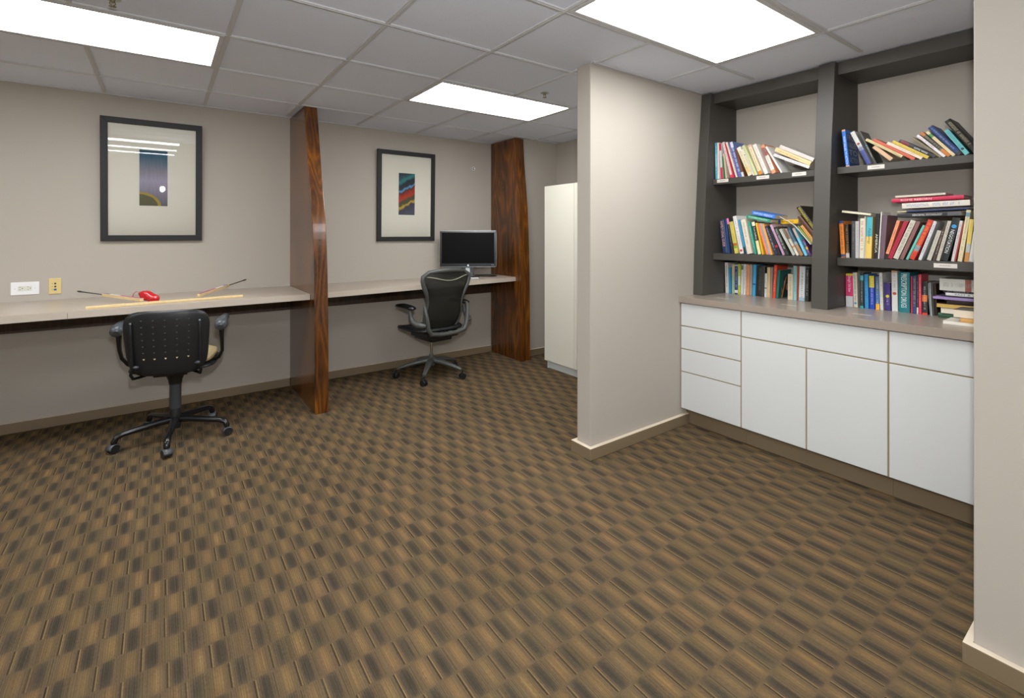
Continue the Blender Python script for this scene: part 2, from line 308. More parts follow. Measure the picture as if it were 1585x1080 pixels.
# books: row, label, position of the lower spine corner, thickness, height, lean, depth, colour, details
BOOKS = [
    ('AT', 'thin sky-blue book beside the narrow white book, far bay top shelf', (3.27, 1.9863, 1.7355), 0.0144, 0.2659, 0.0213, 0.15, '4FB0C6', {'bands': [(0.35, 0.7, '7FC4D8')], 'ink': 'E8F4F8'}),
    ('AT', 'very narrow white book next to the sky-blue book, far bay top shelf', (3.27, 1.9712, 1.7355), 0.0143, 0.2645, 0.0141, 0.13, 'E6DCD6', {'ink': 'B7A9A0'}),
    ('AT', 'slim white book with crimson ends next to the narrow white book, far bay top shelf', (3.27, 1.9446, 1.7355), 0.0151, 0.2567, 0.0607, 0.14, 'DCD6D4', {'bands': [(0, 0.32, 'E0335C'), (0.8, 1, 'C22B45')]}),
    ('AT', 'thin dark green booklet next to the crimson-tipped book, far bay top shelf', (3.27, 1.9272, 1.7355), 0.0104, 0.1616, 0.0681, 0.15, '4E7A54', {}),
    ('AT', 'thin beige booklet next to the green booklet, far bay top shelf', (3.27, 1.9095, 1.7355), 0.0113, 0.1819, 0.1105, 0.15, 'C9BBA4', {}),
    ('AT', 'pale pink book next to the beige booklet, far bay top shelf', (3.27, 1.8722, 1.7355), 0.0172, 0.2683, 0.2465, 0.16, 'E3CFCB', {'bands': [(0, 0.08, 'E8365E')], 'ink': 'C5626A'}),
    ('AT', 'thin red book next to the pale pink book, far bay top shelf', (3.27, 1.8535, 1.7355), 0.009, 0.2616, 0.2476, 0.15, 'C2334A', {}),
    ('AT', 'slim cream book next to the red book, far bay top shelf', (3.27, 1.8334, 1.7355), 0.0126, 0.2669, 0.2857, 0.14, 'E6DCCB', {'ink': '8A8378'}),
    ('AT', 'narrow violet book next to the cream booklet, far bay top shelf', (3.27, 1.8199, 1.7355), 0.0103, 0.2652, 0.271, 0.155, '6A5A9C', {'ink': 'E8E4F4'}),
    ('AT', 'denim-blue book with white top next to the violet book, far bay top shelf', (3.27, 1.8086, 1.7355), 0.0192, 0.2613, 0.2704, 0.15, '5E74AC', {'bands': [(0.84, 1, 'D8DEE8')], 'ink': 'F0F2F8', 'big': 1}),
    ('AT', 'brown book with white foot next to the denim-blue book, far bay top shelf', (3.27, 1.7881, 1.7355), 0.0154, 0.2038, 0.2669, 0.145, '6E4632', {'bands': [(0, 0.16, 'DDDBD6')]}),
    ('AT', 'wide cream book with gold foot next to the brown book, far bay top shelf', (3.27, 1.7439, 1.7355), 0.0277, 0.2203, 0.3901, 0.135, 'E4D8B4', {'bands': [(0.1, 0.32, 'E3C98A'), (0.85, 1, 'EDE9DE')], 'ink': 'A59E88'}),
    ('AT', 'white book with blue dot next to the wide cream book, far bay top shelf', (3.27, 1.7113, 1.7355), 0.0117, 0.2058, 0.4003, 0.13, 'E2DFCC', {'ink': 'A4626A', 'dot': ('3E7AA0', 0.78)}),
    ('AT', 'pistachio green book next to the white dotted book, far bay top shelf', (3.27, 1.6955, 1.7355), 0.0165, 0.2333, 0.4106, 0.14, 'D3D8A6', {'ink': 'BFC592'}),
    ('AT', 'cream book with orange foot next to the pistachio book, far bay top shelf', (3.27, 1.67, 1.7355), 0.0236, 0.2254, 0.3633, 0.135, 'E8D9B8', {'bands': [(0, 0.12, 'D98A3C'), (0.93, 1, 'E5B4A8')], 'ink': 'B9894E'}),
    ('AT', 'chunky white book next to the peach-foot book, far bay top shelf', (3.27, 1.6316, 1.7355), 0.0242, 0.2239, 0.3822, 0.13, 'E6E3DC', {'ink': 'A9A6A2'}),
    ('AT', 'apricot book with white panel next to the chunky white book, far bay top shelf', (3.27, 1.583, 1.7355), 0.0245, 0.2106, 0.3759, 0.14, 'E29A72', {'bands': [(0.12, 0.9, 'E9E6DE'), (0.5, 0.62, 'C9443C')], 'ink': '7A6E66'}),
    ('AT', 'thin white pamphlet tilted next to the apricot book, far bay top shelf', (3.27, 1.5275, 1.7355), 0.0114, 0.2094, 0.5041, 0.135, 'E4E2DE', {}),
    ('AT', 'white book fallen almost flat next to the white pamphlet, far bay top shelf', (3.27, 1.3611, 1.7463), 0.0177, 0.2417, 1.1123, 0.17, 'DDDBDA', {'ink': '9A9AA0'}),
    ('AT', 'butter-yellow paperback fallen almost flat next to the fallen white book, far bay top shelf', (3.27, 1.3564, 1.7642), 0.0259, 0.2448, 1.0532, 0.17, 'EBCF9C', {'ink': 'B98C58'}),
    ('AT', 'pale grey paperback fallen almost flat next to the butter-yellow book, far bay top shelf', (3.29, 1.346, 1.7911), 0.0223, 0.2332, 1.0618, 0.16, 'D6CFCB', {'top': 'C8B79C'}),
    ('BT', 'bright blue book FROM VALUES TO ACTION beside the silver-navy book, near bay top shelf', (3.27, 1.1581, 1.7355), 0.0182, 0.2209, 0.1012, 0.16, '2E7BDC', {'bands': [(0.96, 1, 'E9A77C'), (0, 0.03, 'E9A77C')], 'title': ('FROM VALUES TO ACTION', 'F2F5FA', 0.06, 0.82), 'cover': ('FROM VALUES TO ACTION', '1E3F78')}),
    ('BT', 'book fading from silver to navy next to the bright blue book, near bay top shelf', (3.27, 1.0531, 1.7355), 0.0221, 0.2132, 0.3993, 0.135, 'C9C9C4', {'bands': [(0, 0.42, '37458E'), (0.42, 0.52, '8088B0')], 'ink': '5A5E74', 'ink2': 'E8E8F0', 'big': 1, 'dot': ('A04A44', 0.62)}),
    ('BT', 'charcoal book with teal dot next to the silver-navy book, near bay top shelf', (3.27, 1.017, 1.7355), 0.0108, 0.2117, 0.3823, 0.13, '3A3B38', {'ink': 'E0E0E0', 'dot': ('3DA5B5', 0.55)}),
    ('BT', 'tan book fallen behind others next to the charcoal book, near bay top shelf', (3.29, 0.9502, 1.7472), 0.02, 0.1188, 0.7766, 0.15, 'D9B48F', {}),
    ('BT', 'cream book with black lines next to the tan book, near bay top shelf', (3.27, 0.8942, 1.7567), 0.0131, 0.2046, 0.9483, 0.145, 'EAD9A0', {'stripe': '3A3326'}),
    ('BT', 'rust-red book next to the cream striped book, near bay top shelf', (3.27, 0.8418, 1.7355), 0.0151, 0.2267, 0.9432, 0.13, 'CF6247', {'ink': 'D9826A'}),
    ('BT', 'blush pink book next to the rust-red book, near bay top shelf', (3.27, 0.81, 1.7355), 0.0145, 0.1844, 0.9596, 0.13, 'EFD8C6', {'ink': 'B99A88'}),
    ('BT', 'mustard yellow book next to the blush book, near bay top shelf', (3.27, 0.7842, 1.7355), 0.0155, 0.1874, 0.9511, 0.14, 'D8BE4A', {'ink': 'A8923A'}),
    ('BT', 'black book titled LOVE WINS next to the mustard book, near bay top shelf', (3.27, 0.757, 1.7355), 0.0172, 0.1853, 0.9506, 0.15, '2E2A2A', {'bands': [(0.72, 0.95, '7A2430')], 'title': ('LOVE WINS', 'F0F0F0', 0.2, 0.56)}),
    ('BT', 'thin olive brown book next to the black LOVE WINS book, near bay top shelf', (3.27, 0.7326, 1.7355), 0.0106, 0.1673, 0.7838, 0.135, '84775C', {}),
    ('BT', 'white book CARRY ON, WARRIOR next to the olive book, near bay top shelf', (3.27, 0.718, 1.7355), 0.0127, 0.1691, 0.7177, 0.155, 'E9E6E8', {'title': ('CARRY ON, WARRIOR', 'B8343E', 0.38, 0.92), 'ink2': '6A6A70'}),
    ('BT', 'dark book with amber ends next to the CARRY ON WARRIOR book, near bay top shelf', (3.27, 0.7011, 1.7355), 0.0149, 0.1785, 0.6886, 0.155, '3E3A2C', {'bands': [(0, 0.27, 'D07A2C'), (0.87, 1, 'C8772F')], 'ink': 'B8B49A', 'big': 1}),
    ('BT', 'cream book with green band next to the amber book, near bay top shelf', (3.27, 0.6814, 1.7355), 0.0135, 0.1766, 0.6623, 0.145, 'E3D0A4', {'bands': [(0.77, 0.9, '3E8E4C')], 'ink': 'C9B78E'}),
    ('BT', 'thick navy hardcover next to the green-band book, near bay top shelf', (3.27, 0.6639, 1.7355), 0.0244, 0.1997, 0.6326, 0.165, '2F4577', {'bands': [(0, 0.1, '3B3B40')], 'ink': 'A9B6D6', 'hard': 1}),
    ('BT', 'turquoise book with black bird next to the navy hardcover, near bay top shelf', (3.27, 0.6349, 1.7355), 0.019, 0.1571, 0.5441, 0.155, '68B9BC', {'ink': '3E8FA8', 'big': 1, 'dot': ('1B2A2C', 0.22)}),
    ('BT', 'thick black hardcover with gold print next to the turquoise book, near bay top shelf', (3.27, 0.606, 1.7449), 0.0266, 0.2051, 0.5605, 0.165, '24241F', {'ink': 'A39A78', 'big': 1, 'hard': 1}),
    ('AM', 'navy book FAMILY LEGAL GUIDE beside the deep blue book, far bay middle shelf', (3.27, 1.9334, 1.2005), 0.0372, 0.238, 0.1166, 0.155, '24385C', {'title': ('FAMILY LEGAL GUIDE', 'E3A795', 0.2, 0.96), 'hard': 1}),
    ('AM', 'narrow deep blue book next to the FAMILY LEGAL GUIDE, far bay middle shelf', (3.27, 1.8923, 1.2005), 0.0137, 0.2421, 0.0988, 0.16, '2A4474', {}),
    ('AM', 'black book with pink top next to the deep blue book, far bay middle shelf', (3.27, 1.8634, 1.2005), 0.0149, 0.2518, 0.1577, 0.135, '33312F', {'bands': [(0.83, 1, 'E47AB2')], 'ink': '8A8A88'}),
    ('AM', 'yellow-green book next to the pink-topped book, far bay middle shelf', (3.27, 1.8414, 1.2005), 0.0258, 0.2271, 0.1854, 0.15, 'D2C564', {'bands': [(0.16, 0.24, '7FA335'), (0.24, 0.32, 'B8502E')], 'ink': 'A3924A'}),
    ('AM', 'white book with red logo next to the lime-ended book, far bay middle shelf', (3.27, 1.8018, 1.2005), 0.0249, 0.2676, 0.2077, 0.14, 'E3E3E2', {'ink': 'B05A60', 'dot': ('D03238', 0.08)}),
    ('AM', 'teal-blue book with dark foot next to the white red-logo book, far bay middle shelf', (3.27, 1.7728, 1.2005), 0.0135, 0.2405, 0.1868, 0.16, '3F93B8', {'bands': [(0, 0.2, '2A2E30')]}),
    ('AM', 'broad cream book next to the teal-blue book, far bay middle shelf', (3.27, 1.7518, 1.2005), 0.0347, 0.2399, 0.1999, 0.155, 'E3DAC6', {'ink': '8D8A88'}),
    ('AM', 'sea-green book next to the broad cream book, far bay middle shelf', (3.27, 1.701, 1.2005), 0.0145, 0.2258, 0.2119, 0.14, '3E9E88', {'ink': 'CDE9E0'}),
    ('AM', 'black book with cream foot next to the sea-green book, far bay middle shelf', (3.27, 1.6765, 1.2005), 0.0208, 0.2224, 0.2049, 0.135, '292826', {'bands': [(0, 0.42, 'E5DDA8'), (0.88, 1, 'EDE6C4')], 'title': ('Tom Sullivan', 'E8E8E4', 0.45, 0.85)}),
    ('AM', 'golden yellow book next to the black cream-footed book, far bay middle shelf', (3.27, 1.6501, 1.2005), 0.0121, 0.2172, 0.2102, 0.13, 'E0B52C', {}),
    ('AM', 'bright orange book next to the golden book, far bay middle shelf', (3.27, 1.621, 1.2005), 0.0141, 0.2144, 0.2844, 0.145, 'EE8458', {'ink': 'F6B89C'}),
    ('AM', 'steel-grey book next to the bright orange book, far bay middle shelf', (3.27, 1.6053, 1.2005), 0.0124, 0.2179, 0.2865, 0.13, 'A3A8AE', {'ink': '3F444C'}),
    ('AM', 'thin light orange book next to the steel-grey book, far bay middle shelf', (3.27, 1.5921, 1.2005), 0.0123, 0.2127, 0.2826, 0.15, 'EBA45C', {}),
    ('AM', 'midnight blue book next to the light orange book, far bay middle shelf', (3.27, 1.5657, 1.2005), 0.0189, 0.2006, 0.3438, 0.14, '2C3346', {'ink': 'E0E2E8'}),
    ('AM', 'black book with red mark next to the midnight book, far bay middle shelf', (3.27, 1.5444, 1.2005), 0.0162, 0.1842, 0.3461, 0.14, '26242A', {'bands': [(0.28, 0.36, 'B8323C')]}),
    ('AM', 'lilac book next to the black red-mark book, far bay middle shelf', (3.27, 1.5163, 1.2005), 0.0145, 0.2141, 0.3971, 0.145, 'B592B0', {'bands': [(0.8, 1, 'C9A8BC')]}),
    ('AM', 'dark olive book with white letters next to the lilac book, far bay middle shelf', (3.27, 1.499, 1.2005), 0.0223, 0.1959, 0.4019, 0.145, '2E332C', {'ink': 'C8CEC4', 'big': 1}),
    ('AM', 'pale grey book next to the dark olive book, far bay middle shelf', (3.27, 1.4541, 1.2005), 0.0155, 0.1886, 0.4772, 0.15, 'B3B5AB', {}),
    ('AM', 'white book with brown top next to the pale grey book, far bay middle shelf', (3.27, 1.4299, 1.2005), 0.0126, 0.1875, 0.4575, 0.155, 'DEDACB', {'bands': [(0.62, 1, '7A5A44'), (0.3, 0.36, 'D9843C')], 'ink': '5A5248'}),
    ('AM', 'slate blue book with tan foot next to the brown-white book, far bay middle shelf', (3.27, 1.4081, 1.2005), 0.0178, 0.1896, 0.4485, 0.13, '35546A', {'bands': [(0, 0.4, 'A8794A'), (0.4, 0.5, '9AA4A8')], 'ink': 'A9BCC6'}),
    ('AM', 'cyan book with photo top next to the slate photo book, far bay middle shelf', (3.27, 1.3822, 1.2005), 0.0148, 0.1889, 0.415, 0.15, '6CBBD6', {'bands': [(0.66, 1, 'B3A094')], 'ink': 'BDE2EE'}),
    ('AM', 'plum book with coloured dots next to the cyan book, far bay middle shelf', (3.27, 1.3573, 1.2005), 0.0125, 0.1088, 0.3989, 0.14, '5E3566', {'bands': [(0.4, 0.55, 'D9B23A'), (0.7, 0.8, '3B7F9C')], 'ink': 'E0C8E4'}),
    ('AM', 'thin moss-green book next to the plum book, far bay middle shelf', (3.27, 1.3443, 1.276), 0.0099, 0.138, 0.6539, 0.16, '7C8F45', {}),
    ('AM', 'tan paperback next to the moss-green book, far bay middle shelf', (3.27, 1.3378, 1.2844), 0.0163, 0.1265, 0.6107, 0.15, 'D39A58', {'ink': 'A87438'}),
    ('AM', 'chestnut brown hardcover next to the tan paperback, far bay middle shelf', (3.27, 1.3296, 1.3128), 0.0201, 0.1651, 0.6401, 0.15, '5E3A2C', {'hard': 1}),
    ('AM', 'black hardcover ENGINEERING DESIGN next to the chestnut hardcover, far bay middle shelf', (3.27, 1.3327, 1.3528), 0.0255, 0.1825, 0.5886, 0.2, '2A2418', {'title': ('ENGINEERING DESIGN', 'D6C93E', 0.05, 0.95), 'hard': 1}),
    ('AM', 'green OXFORD dictionary lying on books next to the ENGINEERING DESIGN book, far bay middle shelf', (3.27, 1.5996, 1.4151), 0.0217, 0.1615, 1.3541, 0.17, '2C9874', {'title': ('OXFORD ITALIAN', 'DDF2EA', 0.12, 0.92)}),
    ('AM', 'blue OXFORD dictionary topping a pile next to the green dictionary, far bay middle shelf', (3.27, 1.5672, 1.4383), 0.0258, 0.1586, 1.3485, 0.17, '3F7FDD', {'title': ('OXFORD FRENCH', 'EAF1FC', 0.12, 0.92)}),
    ('AM', 'yellow book lying flat on others next to the blue dictionary, far bay middle shelf', (3.385, 1.4708, 1.408), 0.0282, 0.15, 1.5792, 0.14, 'E8B623', {'bands': [(0.75, 0.86, '3A6FB0')], 'ink': '3A3420'}),
    ('AB', 'off-white book with dark letters beside the cobalt book, far bay counter', (3.4, 1.9863, 0.9005), 0.0246, 0.2262, 0.0251, 0.145, 'DDD9D0', {'ink': '6E6A66'}),
    ('AB', 'cobalt blue book next to the white column book, far bay counter', (3.4, 1.9609, 0.9005), 0.0161, 0.1928, 0.0155, 0.145, '3F96C4', {}),
    ('AB', 'sage green book next to the cobalt book, far bay counter', (3.4, 1.9369, 0.9006), 0.0194, 0.2165, -0.0034, 0.13, 'AABFA0', {'bands': [(0.6, 0.95, 'D6B98E')]}),
    ('AB', 'white book with navy panel next to the sage book, far bay counter', (3.4, 1.9142, 0.9005), 0.0216, 0.2118, 0.0, 0.135, 'E8E6DC', {'bands': [(0, 0.04, '22386E'), (0.14, 0.97, '22407E')], 'ink': 'E4E8F2'}),
    ('AB', 'chartreuse and white book next to the navy-panel book, far bay counter', (3.4, 1.8877, 0.9005), 0.0162, 0.2192, 0.0049, 0.15, 'C3CE48', {'bands': [(0.3, 0.6, 'E2E4C4')]}),
    ('AB', 'white book with grey patch next to the chartreuse book, far bay counter', (3.4, 1.869, 0.9008), 0.0154, 0.2193, -0.0212, 0.15, 'DFDFDA', {'bands': [(0.82, 0.97, '6E7068')]}),
    ('AB', 'white book with black lettering next to the white grey-top book, far bay counter', (3.4, 1.8494, 0.9008), 0.0162, 0.221, -0.016, 0.15, 'E2E0E0', {'ink': '4A4A50'}),
    ('AB', 'salmon orange book next to the white black-lettered book, far bay counter', (3.4, 1.829, 0.901), 0.0201, 0.2184, -0.0273, 0.145, 'EBA06E', {'ink': 'B8704A'}),
    ('AB', 'ash-grey book next to the salmon book, far bay counter', (3.4, 1.8049, 0.9009), 0.0159, 0.2205, -0.0236, 0.16, 'A09E9A', {}),
    ('AB', 'azure blue book next to the ash-grey book, far bay counter', (3.4, 1.7845, 0.9012), 0.0193, 0.2214, -0.0372, 0.14, '4CA6D4', {'bands': [(0.35, 0.4, '2A4E9A')]}),
    ('AB', 'very thick black hardcover next to the azure book, far bay counter', (3.4, 1.7609, 0.9031), 0.0544, 0.212, -0.048, 0.145, '31312F', {'ink': '6E6A5E', 'hard': 1}),
    ('AB', 'low white book with dark band next to the big black hardcover, far bay counter', (3.4, 1.6996, 0.9008), 0.0139, 0.1651, -0.024, 0.14, 'DADEDC', {'bands': [(0.36, 0.4, '3A3C40')], 'ink': '7A7E80'}),
    ('AB', 'sand-coloured book next to the low white book, far bay counter', (3.4, 1.683, 0.9008), 0.0205, 0.2085, -0.0147, 0.16, 'D9BC8E', {}),
    ('AB', 'thin taupe book next to the sand book, far bay counter', (3.4, 1.6595, 0.9008), 0.0125, 0.2075, -0.0234, 0.135, '9A8B80', {}),
    ('AB', 'vermilion book next to the taupe book, far bay counter', (3.4, 1.6444, 0.9015), 0.018, 0.2259, -0.0572, 0.155, 'E2492C', {'ink': 'F2D8D0'}),
    ('AB', 'forest-green book with pencil drawing cover next to the vermilion book, far bay counter', (3.4, 1.6234, 0.9017), 0.0169, 0.1929, -0.071, 0.161, '2E6E66', {'pencil': 1}),
    ('AB', 'short cream book next to the forest-green book, far bay counter', (3.4, 1.5444, 0.9008), 0.0317, 0.1714, -0.0084, 0.145, 'DCCFB2', {'ink': '8A8270'}),
    ('AB', 'pale aqua book next to the short cream book, far bay counter', (3.4, 1.5102, 0.9008), 0.021, 0.2281, -0.0124, 0.135, '93C2C2', {'ink': '557A86'}),
    ('AB', 'narrow brick-red book next to the aqua book, far bay counter', (3.4, 1.4861, 0.9006), 0.0091, 0.2267, -0.0098, 0.155, 'A8492C', {}),
    ('AB', 'large white book with blue foot next to the brick-red book, far bay counter', (3.4, 1.475, 0.9012), 0.0342, 0.2277, -0.0207, 0.155, 'DDE3E6', {'bands': [(0, 0.1, 'A3BCCB')], 'ink': '4A4E54'}),
    ('AB', 'black book with olive photo next to the large white book, far bay counter', (3.4, 1.4361, 0.901), 0.0194, 0.2197, -0.0247, 0.14, '2C2C24', {'ink': 'D8D8C8'}),
    ('BM', 'orange book with navy top beside the black amber-letter book, near bay middle shelf', (3.27, 1.183, 1.2005), 0.0213, 0.2165, 0.0509, 0.15, 'F08C32', {'bands': [(0.93, 1, '34407A'), (0.02, 0.09, '3A5E86')], 'ink': '5A4A48', 'big': 1}),
    ('BM', 'black book with amber letters next to the orange spine book, near bay middle shelf', (3.27, 1.1569, 1.2005), 0.0176, 0.1962, 0.0374, 0.135, '2B2924', {'bands': [(0, 0.14, 'C9C2BE')], 'ink': 'E0963A', 'big': 1}),
    ('BM', 'graphite grey book next to the black amber-letter book, near bay middle shelf', (3.27, 1.1302, 1.2007), 0.0173, 0.2144, -0.0121, 0.14, '4A4B4D', {'ink': '8E8E90'}),
    ('BM', 'light grey book next to the graphite book, near bay middle shelf', (3.27, 1.1099, 1.2005), 0.0177, 0.2132, -0.0027, 0.145, 'BDBBBA', {'ink': '8A8A8E'}),
    ('BM', 'cream book with red letters next to the light grey book, near bay middle shelf', (3.27, 1.0895, 1.2009), 0.0209, 0.2299, -0.0183, 0.15, 'DFD9C4', {'ink': 'B23A38', 'big': 1}),
    ('BM', 'thin ivory book next to the red-letter cream book, near bay middle shelf', (3.27, 1.0658, 1.2005), 0.005, 0.2399, -0.0081, 0.15, 'D2CFB8', {}),
    ('BM', 'teal and yellow Psychology textbook next to the thin ivory book, near bay middle shelf', (3.27, 1.0605, 1.2013), 0.0289, 0.2362, -0.0293, 0.17, 'E8C76A', {'bands': [(0.53, 1, '4FB0BE')], 'title': ('Psychology', '2A3440', 0.35, 0.72)}),
    ('BM', 'black book with AMERICA in white next to the Psychology book, near bay middle shelf', (3.27, 1.0191, 1.2011), 0.0172, 0.2542, -0.035, 0.155, '211F20', {'title': ('AMERICA', 'EDE6C8', 0.13, 0.55), 'ink3': 'B8322C'}),
    ('BM', 'very thin white book next to the AMERICA book, near bay middle shelf', (3.27, 0.9995, 1.2008), 0.005, 0.2639, -0.0504, 0.135, 'E4E4E0', {}),
    ('BM', 'broad mauve book next to the thin white book, near bay middle shelf', (3.27, 0.9937, 1.2019), 0.0215, 0.2444, -0.0651, 0.17, '6C5763', {}),
    ('BM', 'peach orange book with black foot next to the mauve book, near bay middle shelf', (3.27, 0.9714, 1.2044), 0.0145, 0.2195, -0.2693, 0.16, 'EE9A70', {'bands': [(0, 0.13, '241E1E')], 'ink': '5E4038'}),
    ('BM', 'dark red book next to the peach book, near bay middle shelf', (3.27, 0.954, 1.2067), 0.0184, 0.2195, -0.3417, 0.16, 'A8243C', {}),
    ('BM', 'oatmeal book with script title next to the dark red book, near bay middle shelf', (3.27, 0.9302, 1.2086), 0.0229, 0.2227, -0.3593, 0.135, 'CFC9BA', {'ink': '6A655C', 'big': 1}),
    ('BM', 'mauve-brown book next to the oatmeal book, near bay middle shelf', (3.27, 0.9009, 1.2059), 0.0158, 0.2158, -0.3504, 0.14, '8A5F5C', {}),
    ('BM', 'thin mint-green book next to the mauve-brown book, near bay middle shelf', (3.27, 0.8739, 1.2043), 0.0104, 0.1967, -0.3727, 0.145, '66BFAE', {}),
    ('BM', 'scarlet book with photo panel next to the mint book, near bay middle shelf', (3.27, 0.8593, 1.2085), 0.022, 0.2252, -0.3716, 0.155, 'CF3E2A', {'bands': [(0.22, 0.36, '7A98A6')], 'ink': 'F0A050', 'big': 1}),
    ('BM', 'silver-white book next to the scarlet book, near bay middle shelf', (3.27, 0.8211, 1.2046), 0.0136, 0.214, -0.3077, 0.14, 'D5D7DA', {'ink': '3A3A40'}),
    ('BM', 'short stone-grey book next to the silver-white book, near bay middle shelf', (3.27, 0.7853, 1.205), 0.0169, 0.1613, -0.2707, 0.135, 'C6C2B4', {'ink': 'A29E90'}),
    ('BM', 'umber brown book with white letters next to the short stone book, near bay middle shelf', (3.27, 0.7614, 1.203), 0.0108, 0.1746, -0.2371, 0.15, '4E3A30', {'ink': 'E0DCD2'}),
    ('BM', 'linen-coloured book next to the umber book, near bay middle shelf', (3.27, 0.7471, 1.2035), 0.0136, 0.2107, -0.224, 0.16, 'C6BFB0', {'ink': '6A645A'}),
    ('BM', 'black book titled NEGOTIATION next to the linen book, near bay middle shelf', (3.27, 0.7314, 1.2071), 0.0295, 0.2252, -0.2255, 0.15, '1E2322', {'title': ('NEGOTIATION', 'E8EAEA', 0.18, 0.72), 'dot': ('3E9ADB', 0.8)}),
    ('BM', 'white and red book next to the NEGOTIATION book, near bay middle shelf', (3.27, 0.6884, 1.2023), 0.0114, 0.2089, -0.1632, 0.16, 'DAD4D0', {'ink': '9A4A4E'}),
    ('BM', 'narrow red book next to the white-red book, near bay middle shelf', (3.27, 0.6765, 1.2014), 0.0056, 0.1948, -0.1663, 0.135, 'A43A34', {}),
    ('BM', 'parchment-coloured book next to the narrow red book, near bay middle shelf', (3.27, 0.6637, 1.2027), 0.0167, 0.2616, -0.1337, 0.13, 'DDD0A8', {'bands': [(0.87, 0.95, '6E94A8')], 'ink': '8E8468'}),
    ('BM', 'yellow book with orange photo foot next to the parchment book, near bay middle shelf', (3.27, 0.6384, 1.202), 0.0156, 0.214, -0.096, 0.14, 'E6CC6A', {'bands': [(0, 0.22, 'C98A4A'), (0.22, 0.42, 'B9BDB8')]}),
    ('BM', 'tall white book next to the yellow-orange book, near bay middle shelf', (3.27, 0.6221, 1.2026), 0.0182, 0.1493, -0.1175, 0.14, 'DAD7D0', {}),
    ('BM', 'black ABNORMAL PSYCHOLOGY textbook lying flat next to the tall white book, near bay middle shelf', (3.27, 0.6497, 1.434), 0.0191, 0.2622, 1.5836, 0.17, '26272A', {'bands': [(0, 0.2, '5E5E62')], 'title': ('ABNORMAL PSYCHOLOGY', 'F0F0F0', 0.28, 0.75)}),
    ('BM', 'thin navy book lying flat next to the ABNORMAL PSYCHOLOGY book, near bay middle shelf', (3.27, 0.619, 1.4649), 0.0078, 0.293, 1.5979, 0.17, '2E3C66', {'bands': [(0.86, 1, 'C9BE9A')]}),
    ('BM', 'white textbook lying flat next to the thin navy book, near bay middle shelf', (3.27, 0.6162, 1.4841), 0.0286, 0.2742, 1.594, 0.17, 'E2DCD0', {'ink': '6E86B4', 'big': 1}),
    ('BM', 'crimson hardcover ROME REBORN next to the flat white book, near bay middle shelf', (3.27, 0.6398, 1.5176), 0.0199, 0.2972, 1.5844, 0.18, 'CC3052', {'title': ('ROME REBORN', 'F4E4DC', 0.42, 0.86), 'hard': 1}),
    ('BM', 'ivory book topping the pile next to the ROME REBORN book, near bay middle shelf', (3.27, 0.7095, 1.5427), 0.0107, 0.2107, 1.5905, 0.15, 'D6D0BC', {}),
    ('BM', 'thin book lying on upright books next to the top ivory book, near bay middle shelf', (3.27, 1.0341, 1.4444), 0.0137, 0.1472, 1.4177, 0.15, '3E4A3C', {'fore': 'E8DFC4'}),
    ('BB', 'thick hot-pink book with yellow top beside the cream blue-drop book, near bay counter', (3.37, 1.1927, 0.9005), 0.0363, 0.1994, 0.0064, 0.14, 'E23C78', {'bands': [(0, 0.32, 'D9DADC'), (0.94, 1, 'E8D02A')], 'title': ('Straight Talk Now', 'FBE4EC', 0.45, 0.92)}),
    ('BB', 'cream book with blue drop next to the hot-pink book, near bay counter', (3.37, 1.1532, 0.9005), 0.0214, 0.2068, 0.0205, 0.16, 'E0D8C6', {'ink': '4A4A50', 'dot': ('4FA0C4', 0.12)}),
    ('BB', 'black book with cyan caps next to the cream blue-drop book, near bay counter', (3.37, 1.1198, 0.9005), 0.0168, 0.2094, 0.0, 0.13, '3A4244', {'bands': [(0, 0.06, '38B2BE'), (0.78, 0.92, '4CC0CC')], 'ink': 'C8D0D0'}),
    ('BB', 'clear blue book next to the black cyan-capped book, near bay counter', (3.37, 1.0955, 0.9005), 0.0189, 0.2007, 0.018, 0.15, '3A94CC', {'ink': '86C4E6'}),
    ('BB', 'blue book with yellow top next to the sky-lettered blue book, near bay counter', (3.37, 1.0712, 0.9005), 0.0245, 0.1937, 0.0184, 0.13, '2448B8', {'bands': [(0.65, 1, 'E2D02E')], 'ink': 'D8DEF4'}),
    ('BB', 'steel-blue book with yellow foot next to the yellow-blue book, near bay counter', (3.37, 1.0415, 0.9005), 0.0183, 0.1921, 0.0122, 0.16, '4A76AE', {'bands': [(0, 0.18, 'F0B03C'), (0.55, 1, '5E7488')], 'ink': 'D2DEEC'}),
    ('BB', 'tall white book next to the steel-blue book, near bay counter', (3.37, 1.0197, 0.9005), 0.0146, 0.2157, 0.0257, 0.16, 'D9D8D4', {'ink': '8E8E8C'}),
    ('BB', 'purple book with yellow badge next to the tall white spine, near bay counter', (3.37, 0.9962, 0.9005), 0.0267, 0.1592, 0.0286, 0.145, '41307A', {'ink': 'E6E2F0', 'dot': ('E6D630', 0.52)}),
    ('BB', 'white textbook next to the purple book, near bay counter', (3.37, 0.9642, 0.9005), 0.0266, 0.2314, 0.0116, 0.17, 'DBD9D6', {'bands': [(0.95, 1, 'C9A07A')], 'ink': '8C8884', 'dot': ('B8563A', 0.44)}),
    ('BB', 'thick teal PRESCRIPTION DRUGS book next to the white textbook, near bay counter', (3.37, 0.9337, 0.9005), 0.0491, 0.2255, 0.0, 0.17, '1E7C84', {'title': ('PRESCRIPTION DRUGS', 'EEF6F6', 0.12, 0.96), 'hard': 1}),
    ('BB', 'thin scarlet book next to the PRESCRIPTION DRUGS book, near bay counter', (3.37, 0.8777, 0.9005), 0.0056, 0.2057, 0.0026, 0.145, 'C82E48', {}),
